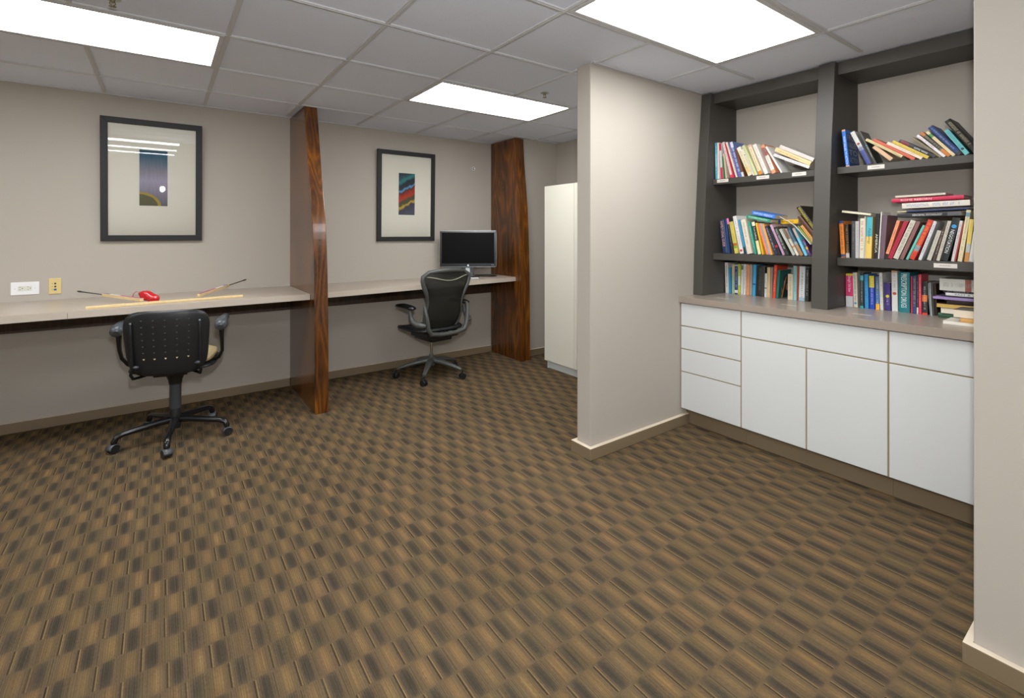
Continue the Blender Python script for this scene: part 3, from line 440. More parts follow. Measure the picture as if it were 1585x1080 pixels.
    ('BB', 'navy book with gold letters next to the thin scarlet book, near bay counter', (3.37, 0.8711, 0.9006), 0.0159, 0.2071, -0.0038, 0.13, '3A4674', {'ink': 'D89A4E', 'big': 1}),
    ('BB', 'slim black book with white foot next to the navy gold-lettered book, near bay counter', (3.37, 0.8527, 0.9005), 0.0072, 0.2108, 0.0, 0.14, '241E22', {'bands': [(0, 0.17, 'D8D4D4')], 'ink': 'D8D4D4'}),
    ('BB', 'rose-red book next to the slim black book, near bay counter', (3.37, 0.8436, 0.9005), 0.0114, 0.2174, 0.0048, 0.13, 'E4405C', {'ink': 'F6C0CA'}),
    ('BB', 'black book with orange blocks next to the rose-red book, near bay counter', (3.37, 0.8292, 0.9005), 0.0226, 0.1782, 0.0043, 0.16, '2B2526', {'bands': [(0, 0.06, 'D8402E'), (0.4, 0.6, 'E8762C')], 'ink': 'CFCBC8'}),
    ('BB', 'dark brown box file next to the black orange-block book, near bay counter', (3.4, 0.7835, 0.9005), 0.0116, 0.17, 0.0385, 0.15, '3B2A20', {}),
    ('BB', 'green book under the cluttered pile next to the dark brown binder, near bay counter', (3.33, 0.5429, 0.9005), 0.0235, 0.21, 1.5708, 0.2, '31573F', {'hard': 1}),
    ('BB', 'dark book with cream page edges showing next to the green folder, near bay counter', (3.325, 0.5409, 0.9248), 0.0292, 0.2, 1.5708, 0.19, '2B2E28', {'fore': 'E2DAC8'}),
    ('BB', 'brown book with yellow page edges next to the dark cream-paged book, near bay counter', (3.32, 0.5467, 0.9548), 0.0204, 0.21, 1.5708, 0.2, '5C4640', {'fore': 'C9A95A'}),
    ('BB', 'dark umber book squeezed into the pile next to the maroon-brown book, near bay counter', (3.335, 0.529, 0.9761), 0.0222, 0.19, 1.5708, 0.18, '3A2C26', {}),  # added filler: dark body stands for the shaded gap in the pile
    ('BB', 'thin lavender folder next to the dark umber pad, near bay counter', (3.31, 0.5491, 0.9991), 0.013, 0.22, 1.5708, 0.2, '9B86B8', {}),
    ('BB', 'thin sooty black book in the pile next to the lavender folder, near bay counter', (3.335, 0.5386, 1.0129), 0.006, 0.19, 1.5708, 0.18, '2A2628', {}),  # also added, its black stands for the shade between the stacked books
    ('BB', 'book with white lettered spine EAST next to the sooty thin book, near bay counter', (3.33, 0.5327, 1.0197), 0.0147, 0.19, 1.5708, 0.17, 'DEDEDC', {'title': ('EAST & WEST', '4A4A4A', 0.2, 0.8)}),
    ('BB', 'black book with white print next to the white-spined black book, near bay counter', (3.33, 0.5323, 1.0352), 0.0098, 0.2, 1.5708, 0.18, '25262A', {'ink': 'D0D0D0'}),
    ('BB', 'bulky grey-white book with photo next to the black book, near bay counter', (3.32, 0.5446, 1.0458), 0.0614, 0.2, 1.5708, 0.19, 'C6C6BE', {'bands': [(0.38, 0.5, '9A5A4C')], 'ink': '9A988E'}),
    ('BB', 'white book lying lowest at counter edge next to the big grey-white book, near bay counter', (3.12, 0.4873, 0.9005), 0.0147, 0.2, 1.5708, 0.15, 'E6E2D4', {'fore': 'E8E4D8'}),
    ('BB', 'tan notebook beneath the cream-paged book next to the white flat book, near bay counter', (3.12, 0.4733, 0.916), 0.0187, 0.15, 1.5708, 0.14, 'D8A45E', {}),
    ('BB', 'book with wide cream page edges next to the tan notebook, near bay counter', (3.13, 0.4804, 0.9356), 0.0379, 0.17, 1.5708, 0.15, '5C5A40', {'fore': 'E6D9C4'}),
]
GROUPS = {'AT': 'books on the top shelf of the far bay', 'AM': 'books on the middle shelf of the far bay', 'AB': 'books standing on the counter in the far bay', 'BT': 'books on the top shelf of the near bay', 'BM': 'books on the middle shelf of the near bay', 'BB': 'books on the counter in the near bay'}
SHEETS = [
    ('booklet', 'white booklet bent over the leaning books, far bay middle shelf', 'booklet', [(1.5279, 1.4501), (1.5017, 1.4341), (1.4687, 1.4161), (1.4361, 1.3888), (1.4074, 1.3546), (1.3727, 1.3109), (1.3449, 1.2738)], 0.012, -0.003, 3.255, 'DADAD8'),
    ('magazine', 'grey curling magazine next to the orange-block book, near bay counter', 'magazine', [(0.7978, 1.0759), (0.7968, 1.0275), (0.7937, 0.9697), (0.7882, 0.9008)], 0.19, 0.004, 3.36, '8E9698'),
    ('magazine', 'white curling magazine next to the dark brown box file', 'magazine', [(0.792, 1.0796999999999999), (0.7912, 1.0223), (0.7882, 0.9582), (0.7842, 0.9008)], 0.19, 0.003, 3.36, 'C4CCCC'),
]

# ------------------------------------------------------------------ shared materials
M_WALL = wall_paint('wall_paint', 'B3ACA2'); M_BASE = plastic('baseboard_vinyl', '7E6E57', .45, .05)
M_CARPET = carpet(); M_TILE = ceiling_tile(); M_GRID = mat('C6C6C8', .4, name='grid_enamel')
M_WOOD = wood(); M_LEDGER = wood('dark_ledger_wood', '1C1008', '3A2410', '54361A', rough=.5)
M_LAM = laminate('desk_laminate', 'A89C8D'); M_COUNTER = laminate('counter_laminate', '8D8277', .28); M_EDGE = laminate('desk_edge_laminate', 'B3A89B'); M_SEAM = mat('5A4A3A', .6)
M_CASE = plastic('bookcase_laminate', '484540', .5, .04)
M_DOOR = laminate('white_cabinet_laminate', 'D3D8DA', .35); M_REVEAL = mat('9C8F72', .5)
M_WHITE = mat('DEDBCD', .35); M_FRAME = mat('161718', .6, name='black_frame'); M_MAT = mat('DAD6C8', .8, name='mat_board')
M_GLASS = glass(); M_METAL = mat('A8A8A6', .3, 1); M_CHROME = mat('D0D0D0', .12, 1)
M_BLACK = plastic('black_plastic', '1D1F21', .38, .25); M_BLACK2 = mat('121314', .3); M_GREYP = plastic('grey_plastic', '4E5154', .35)
M_PAD = mat('4A4F53', .3); M_CREAMFAB = plastic('cream_fabric', 'B39F76', .9, .8)

# ------------------------------------------------------------------ the room
XL, YF, YB = -3.6, -5.9, 4.62
XR, XN = 3.66, 3.57              # right wall in the alcove, back of the shelving niche
PX, PY0, PY1 = 2.08, 2.07, 2.185 # partition wall
NX, NY = 2.058, .38              # near wall end
struct('floor', MB().box((XL-.1, YF-.1, -.05), (XR+.1, YB+.1, 0)), M_CARPET)
struct('ceiling', MB().box((XL-.1, YF-.1, Z0+.006), (XR+.1, YB+.1, Z0+.05)), M_TILE)
struct('wall_back', MB().box((XL-.1, YB, 0), (XR+.1, YB+.1, Z0+.006)), M_WALL)
struct('wall_left', MB().box((XL-.1, YF, 0), (XL, YB, Z0+.006)), M_WALL)
struct('wall_front', MB().box((XL-.1, YF-.1, 0), (NX+.1, YF, Z0+.006)), M_WALL)
struct('wall_alcove', MB().box((3.172, 4.19, 0), (XR+.1, YB, Z0+.006)), M_WALL)
struct('wall_right', MB().box((XR, PY1, 0), (XR+.1, 4.19, Z0+.006)).box((XN, NY, 0), (XN+.2, PY0, Z0+.006)), M_WALL)
struct('wall_partition', MB().box((PX, PY0, 0), (XR+.1, PY1, Z0+.006)), M_WALL, bevel=.004)
struct('wall_near', MB().prism([(NX, YF), (NX+.12, YF), (NX+.12, NY-.1), (XR+.1, NY-.1), (XR+.1, NY), (NX, NY)], 'z', 0, Z0+.006), M_WALL, bevel=.004)
BH, BT = .071, .022
struct('baseboard_back', MB().box((XL, YB-BT, 0), (.922, YB, BH)).box((1.026, YB-BT, 0), (3.048, YB, BH)), M_BASE, bevel=.003)
struct('baseboard_alcove', MB().box((3.19, 4.19-BT, 0), (XR, 4.19, BH)).box((XR-BT, PY1+.03, 0), (XR, 4.19-BT, BH)), M_BASE, bevel=.003)
struct('baseboard_partition', MB().prism([(PX-.03, PY0-.03), (3.033, PY0-.03), (3.033, PY0), (PX, PY0), (PX, PY1), (XR-.03, PY1), (XR-.03, PY1+.025), (PX-.03, PY1+.025)], 'z', 0, BH), M_BASE, bevel=.004)
struct('baseboard_near', MB().prism([(NX-.025, YF), (NX, YF), (NX, NY), (3.03, NY), (3.03, NY+.022), (NX-.025, NY+.022)], 'z', 0, .066), M_BASE, bevel=.003)
struct('baseboard_left', MB().box((XL, YF, 0), (XL+BT, YB-BT, BH)).box((XL+BT, YF, 0), (NX-.03, YF+BT, BH)), M_BASE, bevel=.003)

for o in list(C.objects):                                   # the ledge on top of each baseboard is painted like the wall
    if o.name.startswith('baseboard'):
        o.data.materials.append(mat('D6C8B4', .6))
        for p in o.data.polygons:
            if p.normal.z > .9: p.material_index = 1
# suspended ceiling: tees on a 2 ft grid, tiles lie a little above them
T = .6096; GX, GY = 1.5, 1.66
LIGHTS = [(i, j) for j in (2, -1, -4, -7, -10) for i in (-8, -4, 0) if (i < 0 and j != -1) or (i == 0 and j > -3)]      # each covers i..i+2, j..j+1
LIGHTS = [(i, j) for (i, j) in LIGHTS if GX+i*T > XL-.05 and GY+j*T > YF]
g = MB(); w = .012
def covered(x, y):
    for i, j in LIGHTS:
        if GX+i*T+.02 < x < GX+(i+2)*T-.02 and GY+j*T+.02 < y < GY+(j+1)*T-.02: return True
    return x > 3.24 and NY < y < PY0 or (x > NX and y < NY) or (x > PX and PY0 < y < PY1) or (x > 3.17 and y > 4.19)
def tee(x, y, dx, dy):
    if covered(x+dx/2, y+dy/2): return
    if dx: g.box((x, y-w, Z0-.001), (x+dx, y+w, Z0+.0062)); g.box((x, y-.004, Z0-.0035), (x+dx, y+.004, Z0-.001))
    else: g.box((x-w, y, Z0-.0012), (x+w, y+dy, Z0+.0062)); g.box((x-.004, y, Z0-.0037), (x+.004, y+dy, Z0-.0012))
for i in range(-9, 5):
    for j in range(-13, 6):
        x, y = GX+i*T, GY+j*T
        for a in range(4):
            q = T/4
            if XL < x+a*q and x+(a+1)*q <= XR+.02 and YF < y < YB: tee(x+a*q, y, q, 0)
            if YF < y+a*q and y+(a+1)*q <= YB+.02 and XL < x < XR: tee(x, y+a*q, 0, q)
# wall angle round the edges
g.box((XL, YB-.02, Z0-.001), (3.05, YB, Z0+.0062)); g.box((PX, PY0-.02, Z0-.001), (3.2, PY0, Z0+.0062))
struct('trim_1', g, M_GRID)

M_DIFF = diffuser(LAMP)
def ceiling_light(i, j, label, grp=None):
    cx, cy = GX+(i+1)*T, GY+(j+.5)*T
    t = thing('ceiling_light', label, 'ceiling light', (cx, cy, Z0-.004), group=grp)
    hx, hy, f = T-.013, T/2-.013, .024
    m = MB()
    for a, b in (((-hx, -hy, 0), (hx, -hy+f, .0095)), ((-hx, hy-f, 0), (hx, hy, .0095)), ((-hx, -hy+f, 0), (-hx+f, hy-f, .0095)), ((hx-f, -hy+f, 0), (hx, hy-f, .0095))): m.box(a, b)
    m.build('frame', M_GRID, t, bevel=.0015)
    MB().box((-hx+f, -hy+f, .003), (hx-f, hy-f, .0095)).build('diffuser', M_DIFF, t)
    return t
VIS = {(-4, 2): 'long fluorescent ceiling light above the desk with the black chair',
       (0, 2): 'fluorescent ceiling light beyond the partition, above the second desk bay',
       (0, -1): 'large fluorescent ceiling light in front of the bookcase and partition end'}
for ij in LIGHTS:
    ceiling_light(*ij, VIS.get(ij, 'fluorescent ceiling light further along the room, seen only mirrored in picture glass'), 'fluorescent ceiling lights')

def sprinkler(x, y, label):
    t = thing('fire_sprinkler', label, 'sprinkler', (x, y, Z0+.006), group='ceiling sprinklers'); t.scale = (.75, .75, .75)
    MB().cyl((0,0,-.004), (0,0,0), .042, .038, 24).build('escutcheon', M_METAL, t)
    m = MB().cyl((0,0,-.022), (0,0,-.004), .011, .013, 12)
    m.tube([(-.011,0,-.02), (-.014,0,-.032), (-.004,0,-.044)], .0028, 6).tube([(.011,0,-.02), (.014,0,-.032), (.004,0,-.044)], .0028, 6)
    m.build('frame_arms', mat('8C8468', .4, 1), t)
    m = MB()
    for k in range(10):
        a = k*math.pi/5; m.prism([(math.cos(a-.2)*.004, math.sin(a-.2)*.004), (math.cos(a-.2)*.019, math.sin(a-.2)*.019), (math.cos(a+.2)*.019, math.sin(a+.2)*.019), (math.cos(a+.2)*.004, math.sin(a+.2)*.004)], 'z', -.047, -.0455)
    m.cyl((0,0,-.0475), (0,0,-.044), .006, .005, 10).build('deflector', mat('8C8468', .4, 1), t)
sprinkler(2.266, 2.72, 'small ceiling sprinkler beside the light over the second desk')
sprinkler(-.17, 2.73, 'small ceiling sprinkler at the picture top, near the long light')

# ------------------------------------------------------------------ wooden divider panels and desks
def panel(x0, x1, prof, label):
    t = thing('wooden_divider', label, 'divider panel', ((x0+x1)/2, YB, 0), group='tapered wooden desk dividers')
    h = (x1-x0)/2; b = -.002
    fine = []
    for q in range(41):
        z = prof[-1][0]*q/40; k = max(i for i in range(len(prof)-1) if prof[i][0] <= z)
        P = [prof[max(k-1, 0)], prof[k], prof[k+1], prof[min(k+2, len(prof)-1)]]; s_ = (z-P[1][0])/(P[2][0]-P[1][0])
        m1 = (P[2][1]-P[0][1])/max(1e-6, P[2][0]-P[0][0]); m2 = (P[3][1]-P[1][1])/max(1e-6, P[3][0]-P[1][0]); dz = P[2][0]-P[1][0]
        fine.append((z, (2*s_**3-3*s_**2+1)*P[1][1]+(s_**3-2*s_**2+s_)*m1*dz+(-2*s_**3+3*s_**2)*P[2][1]+(s_**3-s_**2)*m2*dz))
    prof = fine
    poly = [(y-YB, z) for z, y in prof] + [(b, prof[-1][0]), (b, 0)]
    MB().prism(poly, 'x', -h, h).build('panel', M_WOOD, t, bevel=.004)
panel(.924, 1.024, [(0, 3.762), (.5, 3.766), (.94, 3.785), (1.25, 3.815), (1.47, 3.855), (1.82, 3.955), (2.1, 4.03), (2.359, 4.097)],
      'tapered dark-stained oak divider between the two desks, grain arched on its edge')
panel(3.05, 3.171, [(0, 4.045), (.5, 4.048), (1.08, 4.06), (1.63, 4.09), (2.05, 4.14), (2.359, 4.165)],
      'tapered orange-brown wooden divider at the far end, behind the monitor')

def desk(x0, x1, yf0, yf1, label, seam=None):
    t = thing('wall_desk', label, 'desk', ((x0+x1)/2, YB, 0), group='built-in wall desks')
    c = (x0+x1)/2; z1, z0 = .88, .838
    p = [(x0-c, yf0-YB+.003), (x1-c, yf1-YB+.003), (x1-c, -.001), (x0-c, -.001)]
    MB().prism(p, 'z', z0, z1).build('desktop', M_LAM, t)
    e = [(x0-c, yf0-YB), (x1-c, yf1-YB), (x1-c, yf1-YB+.0025), (x0-c, yf0-YB+.0025)]
    m = MB().prism(e, 'z', z0-.001, z1-.0022)
    if seam: m.box((seam-c-.001, yf0-YB-.0006+.0002, z0), (seam-c+.001, yf0-YB+.001, z1-.002), 1)
    m.build('edge_strip', [M_EDGE, M_SEAM], t)
    MB().box((x0-c, -.022, .672), (x1-c, -.001, z0-.001)).build('ledger', M_LEDGER, t)
desk(XL+.002, .922, 3.80, 3.897, 'long beige laminate wall desk carrying the wooden strips', -.44)
desk(1.026, 3.048, 3.925, 4.137, 'beige laminate wall desk carrying the computer monitor')

# ------------------------------------------------------------------ framed prints
def picture(cx, zb, w, h, label, art, tilt):
    t = thing('framed_picture', label, 'picture', (cx, YB-.004, zb), group='framed abstract prints', rot=(R(tilt), 0, 0))
    f = .043; d = .024
    m = MB()
    W = w/2
    for quad in ([(-W,0),(W,0),(W-f,f),(-W+f,f)], [(-W,h),(-W+f,h-f),(W-f,h-f),(W,h)], [(-W,0),(-W+f,f),(-W+f,h-f),(-W,h)], [(W,0),(W,h),(W-f,h-f),(W-f,f)]):
        m.prism(quad, 'y', -d, 0)
    m.build('frame', M_FRAME, t, bevel=.0015)
    MB().box((-W+f-.002, -.010, f-.002), (W-f+.002, -.004, h-f+.002)).build('mat_board', M_MAT, t)
    a = MB().box((-.0865, -.0008, 0), (.0865, .0002, .42)).build('print', print_art(art), t); a.location = (0, -.0102, h/2-.21+.022)
    MB().box((-W+f-.002, -.017, f-.002), (W-f+.002, -.015, h-f+.002)).build('glass', M_GLASS, t)
    return t
picture(-.044, 1.287, .622, .908, 'black-framed print of a dusky grey-blue scene, light strips mirrored in its glass', 'dusk', 2.4)
picture(2.016, 1.266, .62, .902, 'black-framed print with red and teal slanting bands, above the mesh chair', 'bands', 1.2)
t = thing('wall_button', 'small round silver button on the wall above the monitor', 'wall button', (2.82, YB, 2.062))
MB().cyl((0,0,0), (0,-.004,0), .019, .019, 20).build('rosette', mat('F0F0F0', .4), t)
MB().cyl((0,-.004,0), (0,-.0045,0), .014, .014, 18).build('recess', M_BLACK2, t)
MB().cyl((0,-.004,0), (0,-.018,0), .007, .008, 16).build('button_cap', mat('E4E4E6', .3), t)

t = thing('power_outlet', 'white double power outlet plate on the wall above the desk', 'outlet', (-.748, YB, .925))
MB().box((-.07, -.006, 0), (.07, 0, .087)).build('plate', mat('E8E8EA', .35), t, bevel=.003)
MB().box((-.034, -.0075, .0265), (.034, -.006, .0605)).build('receptacle_body', mat('D9D9CE', .4), t, bevel=.002)
for sx in (-1, 1):
    cx = sx*.0195
    MB().box((cx-.008, -.0082, .052), (cx-.001, -.0074, .0545)).box((cx-.008, -.0082, .035), (cx-.001, -.0074, .0375)).cyl((cx+.007, -.0082, .044), (cx+.007, -.0074, .044), .003, .003, 10).build('socket', mat('3A3A3A', .6), t)
    MB().cyl((sx*.049, -.0068, .0435), (sx*.049, -.0058, .0435), .0028, .0028, 10).build('screw', mat('C4C4C2', .4), t)
t = thing('data_outlet', 'yellow-beige data plate with blue jack on the wall', 'outlet', (-.598, YB, .92))
MB().box((-.033, -.006, 0), (.033, 0, .11)).build('plate', mat('D6C082', .4), t, bevel=.003)
for k, (hz, c) in enumerate(((.073, '3A3A22'), (.052, '3A3A22'), (.031, '1F5C96'))):
    m = MB().box((-.006, -.0072, hz-.0065), (.008, -.0058, hz+.0065)) if k == 2 else MB().cyl((.001, -.0072, hz), (.001, -.0058, hz), .0065, .0065, 6)
    m.build('jack', mat(c, .5), t)
    MB().box((-.0165, -.0068, hz-.003), (-.012, -.0058, hz+.003)).build('icon', mat('8E8A66', .6), t)

# ------------------------------------------------------------------ things on the first desk
DZ = .8802
ax, ay, bx, by = -.375, 3.93, .482, 4.02
ang = math.atan2(by-ay, bx-ax); L = math.hypot(bx-ax, by-ay)
M_PINE = wood('pale_pine', 'D6BB88', 'DCC392', 'E2CB9C', rough=.6)
t = thing('wooden_strip', 'long pale wooden strip lying along the desk front edge', 'wood strip', (ax, ay, DZ), ang)
MB().box((0, -.019, 0), (L, .019, .016)).build('strip', M_PINE, t, bevel=.003)
m = MB()
for k in range(26):
    x = .38+k*.0095+rnd.uniform(-.001, .001); m.box((x, -.004, .016), (x+rnd.uniform(.002, .006), .004+rnd.uniform(0, .004), .0163))
m.build('written_marks', mat('5A4632', .8), t)
def paddle(p0, p1, label, flip):
    p0, p1 = Vector(p0), Vector(p1); d = p1-p0; L = d.length
    t = thing('wooden_paddle', label, 'wooden paddle', p0, group='wooden paddles with printed labels')
    t.rotation_euler = (0, -math.asin(d.z/L), math.atan2(d.y, d.x))
    bl = L*.58
    MB().box((0, -.011, 0), (bl, .011, .02)).build('blade', M_PINE, t, bevel=.002)
    m = MB().box((.006, -.009, .0198), (bl*.98, .009, .0203), 3).box((.012, -.006, .0198), (bl*.55, .006, .0206), 0)
    m.box((bl*.55, -.0075, .0198), (bl*.82, .0075, .0206), 1).box((bl*.84, -.006, .0198), (bl*.96, .006, .0206), 2)
    m.build('printed_label', [mat('C4305A', .4), mat('EFE6DC', .4), mat('5A4A9A', .4), mat('6A5AA0', .4)], t)
    MB().tube([(bl-.005, 0, .01), (bl+.02, 0, .01), (L-.06, 0, .01), (L-.02, 0, .01), (L, 0, .01)], [.0035, .0035, .004, .007, .004], 10).build('handle', mat('2A2C30', .4), t)
paddle((-.10, 3.985, .8985), (-.475, 4.565, .925), 'wooden paddle with black handle, beside the outlets end of the strip', 0)
paddle((.215, 4.04, .8985), (.575, 4.56, .95), 'wooden paddle with black handle, leaning up towards the dark divider', 1)
t = thing('red_pouch', 'glossy red pouch with strap on the wooden strip', 'pouch', (-.07, 4.06, .889), R(-32))
def lump(d): return 1+.13*math.sin(5*d[0]+1)*math.cos(4*d[2])+.09*math.sin(7*d[1]+3*d[0])
MB().ball((0, 0, .03), (.066, .03, .033), 20, 12, fn=lump).move(Matrix.Rotation(R(24), 4, 'Y')).build('body', mat('C01820', .18, coat=.6), t)
MB().tube([(-.062, 0, .064), (-.072, -.004, .066), (-.088, -.006, .05), (-.096, -.004, .02), (-.09, .0, .002)], .0035, 8, flat=.5).build('strap', mat('A8141C', .3), t)

# ------------------------------------------------------------------ monitor
t = thing('computer_monitor', 'black flat-screen computer monitor with silver trim on the desk', 'monitor', (2.605, 4.375, DZ), R(-32))
m = MB().box((-.115, -.09, 0), (.115, .08, .010)); m.build('stand_base', mat('2A2D30', .2), t, bevel=.004)
MB().box((-.112, -.0915, .0015), (.112, -.088, .009)).build('base_trim', M_METAL, t)
MB().box((-.05, -.02, .010), (.05, .022, .05)).box((-.058, -.012, .03), (.058, .02, .16)).build('stand_neck', mat('3A3D40', .3), t, bevel=.003)
MB().box((-.026, -.024, .012), (.018, -.0125, .105)).build('neck_plate', mat('C2C8CC', .3), t, bevel=.002)
W, H, zb = .292, .378, .112
MB().box((-W, -.036, zb), (W, -.004, zb+H)).build('housing', mat('101214', .25), t, bevel=.008, seg=3)
MB().box((-W*.7, -.004, zb+.06), (W*.7, .018, zb+H-.06)).build('rear_cover', mat('1A1C1E', .4), t, bevel=.008)
m = MB()
m.box((-W+.004, -.0372, zb+.001), (W-.004, -.020, zb+.005)); m.box((-W+.004, -.0372, zb+H-.0045), (W-.004, -.020, zb+H+.001))
m.box((-W-.001, -.0372, zb+.008), (-W+.0015, -.020, zb+H-.008)); m.box((W-.0015, -.0372, zb+.008), (W+.001, -.020, zb+H-.008))
m.build('silver_trim', mat('8E9296', .35, 1), t)
MB().box((-W+.02, -.0368, zb+.038), (W-.02, -.0358, zb+H-.02)).build('screen', mat('030303', .4, 0, .08), t)
MB().cyl((0, -.0385, zb+.018), (0, -.036, zb+.018), .009, .009, 16).build('logo', mat('E8ECF0', .3), t)
MB().box((W*.82, -.0374, zb+.021), (W*.93, -.0362, zb+.0235)).build('buttons', mat('AEB4B8', .3), t)
t = tag(MB().tube([(2.72, 4.44, DZ+.004), (2.78, 4.41, DZ+.005), (2.86, 4.33, DZ+.004), (2.93, 4.33, DZ+.004), (2.965, 4.42, DZ+.004), (2.93, 4.52, DZ+.004), (2.80, 4.55, DZ+.004)], .004, 8).build('power_cable', M_BLACK2),
        'black cable curled on the desk behind the monitor', 'cable')

# ------------------------------------------------------------------ chairs
def caster(t, x, y, zt, r=.027, hood=True, ang=0):
    c = MB()
    dx, dy = math.cos(ang), math.sin(ang); nx, ny = -dy, dx
    for s in (-1, 1):
        a = (x+nx*.006*s, y+ny*.006*s, r); b = (x+nx*.023*s, y+ny*.023*s, r)
        c.cyl(a, b, r, r*.93, 18)
    c.cyl((x, y, r), (x, y, zt), .007, .007, 8)
    o = c.build('caster', M_BLACK, t)
    if hood:
        h = MB(); pts = [(x+dx*r*1.12*math.cos(q), y+dy*r*1.12*math.cos(q), r+r*1.12*math.sin(q)) for q in [R(a) for a in range(0, 181, 20)]]
        vs = []; 
        for p in pts:
            for s in (-1, 1): vs.append((p[0]+nx*.024*s, p[1]+ny*.024*s, p[2]))
        h.add(vs, [(2*i, 2*i+1, 2*i+3, 2*i+2) for i in range(len(pts)-1)], 0, True)
        hh = h.build('caster_hood', M_GREYP, o); sl = hh.modifiers.new('shell', 'SOLIDIFY'); sl.thickness = .003; sl.offset = 0
    return o

# 1: black task chair, seen from behind
cx, cy, rz = .078, 3.875, R(-13)
t = thing('office_chair', 'black plastic-backed office chair with cream seat, before the long desk', 'office chair', (cx, cy, 0), rz)
for k in range(5):
    a = R(189+72*k)-rz; d = Vector((math.cos(a), math.sin(a), 0)); R0 = .315
    pts = [d*.02+Vector((0,0,.128)), d*.10+Vector((0,0,.125)), d*.20+Vector((0,0,.112)), d*.27+Vector((0,0,.104)), d*.30+Vector((0,0,.092)), d*.313+Vector((0,0,.068)), d*.315+Vector((0,0,.055))]
    MB().tube(pts, [.023, .021, .018, .0165, .0175, .018, .016], 12).build('leg', mat('17181A', .22), t)
    caster(t, d.x*(R0+.004), d.y*(R0+.004), .06, .026, True, a+.5)
MB().cyl((0,0,.07), (0,0,.16), .03, .034, 20).cyl((0,0,.16), (0,0,.20), .034, .030, 20).build('hub', M_BLACK, t)
MB().cyl((0,0,.20), (0,0,.36), .033, .033, 24).build('column', mat('3A3E42', .35), t)
MB().cyl((0,0,.36), (0,0,.385), .036, .04, 24).cyl((0,0,.385), (0,0,.44), .04, .06, 24).box((-.09, -.13, .44), (.09, .1, .47)).build('mechanism', M_BLACK2, t, bevel=.003)
# seat pan and cushion
def flatslab(name, w, d, th, z, yc, m, k=4.5, crown=0, parent=t):
    mb = MB().slab(w, d, th, k=k, nx=16, ny=16, fn=lambda u, v: -crown*(1-u*u)*(1-(2*v-1)**2))
    mb.move(Matrix.Translation((0, yc-d/2, z)) @ Matrix.Rotation(R(-90), 4, 'X') @ Matrix.Scale(-1, 4, (0,0,1)) @ Matrix.Translation((0,0,0)))
    return mb
sp = MB().slab(.47, .45, .022, k=4.5); sp.move(Matrix.Translation((0, -.17, .485)) @ Matrix(((1,0,0,0),(0,0,1,0),(0,1,0,0),(0,0,0,1)))).build('seat_pan', M_BLACK, t)
cu = MB().slab(.435, .43, .06, k=4, fn=lambda u, v: .016*(1-u*u)*(1-(2*v-1)**2)); cu.move(Matrix.Translation((0, -.175, .528)) @ Matrix(((1,0,0,0),(0,0,1,0),(0,1,0,0),(0,0,0,1)))).build('seat_cushion', M_CREAMFAB, t)
# backrest shell
BW, BHt, BZ = .452, .405, .468
curve = lambda u, v: .055*u*u+(.03*(1-v)**2)-.02*v
tp = lambda v: .90+.10*min(1, v*1.3)
pm = MB().slab(BW, BHt, .024, k=5.2, c=(0, -.235, BZ), fn=curve, nx=22, ny=20, taper=tp)
# surface pattern: small triangular perforations in seven rows of five, the lowest row lets the cream seat through
for r_ in range(7):
    for c_ in range(5):
        u = -.54+c_*.27; v = .27+r_*.098
        x = u*BW/2*tp(v); z = BZ+v*BHt; y = -.235+curve(u, v)-.0135; s_ = .0065 if r_ == 0 else .0055
        pm.prism([(x-s_, z+s_*.6), (x+s_, z+s_*.6), (x, z-s_*.8)], 'y', y-.0006, y+.004, 1 if r_ == 0 else 2)
pm.build('backrest', [M_BLACK, mat('C8B890', .8), mat('3A3F42', .6)], t)
for sx in (-1, 1):
    u = sx*.80; x = u*BW/2
    pts = [(x*.98, -.235+curve(u, v)-.016, BZ+v*BHt) for v in (.12, .2, .4, .6, .78, .84)]
    MB().tube(pts, [.006, .014, .012, .012, .013, .006], 10, flat=.7).build('back_rib', M_BLACK, t)
    MB().ball((x*.98, -.235+curve(u, .82)-.022, BZ+.82*BHt), (.007, .006, .007), 10, 8).build('rib_screw', mat('6A7074', .3), t)
    MB().ball((x*.9, -.24+curve(u, .13)-.012, BZ+.15*BHt), (.022, .013, .011), 12, 8).build('back_clip', mat('3E4347', .3), t)
    # tubular frame under the back
    MB().tube([(x*.93, -.225, .53), (x*1.0, -.22, .49), (x*.96, -.2, .462), (x*.85, -.15, .456), (x*.5, -.06, .458), (x*.3, -.03, .462)], .0085, 10).build('frame_tube', mat('141516', .25), t)
    # arm: tube up from the seat, pad on top
    X = sx*.275
    MB().tube([(sx*.14, .0, .468), (sx*.20, -.0, .478), (sx*.25, -.02, .515), (sx*.272, -.045, .56), (X, -.075, .62), (X, -.09, .68), (X, -.09, .735)], [.011]*4+[.012, .014, .017], 10).build('arm_tube', mat('141516', .25), t)
    def padfn(d): return 1
    pad = MB().tube([(X, -.145, .735), (X, -.138, .74), (X, -.11, .75), (X, -.03, .765), (X, .07, .765), (X, .10, .76)], [.018, .034, .038, .030, .026, .014], 14, flat=1.0)
    pad.build('armrest', M_PAD, t)

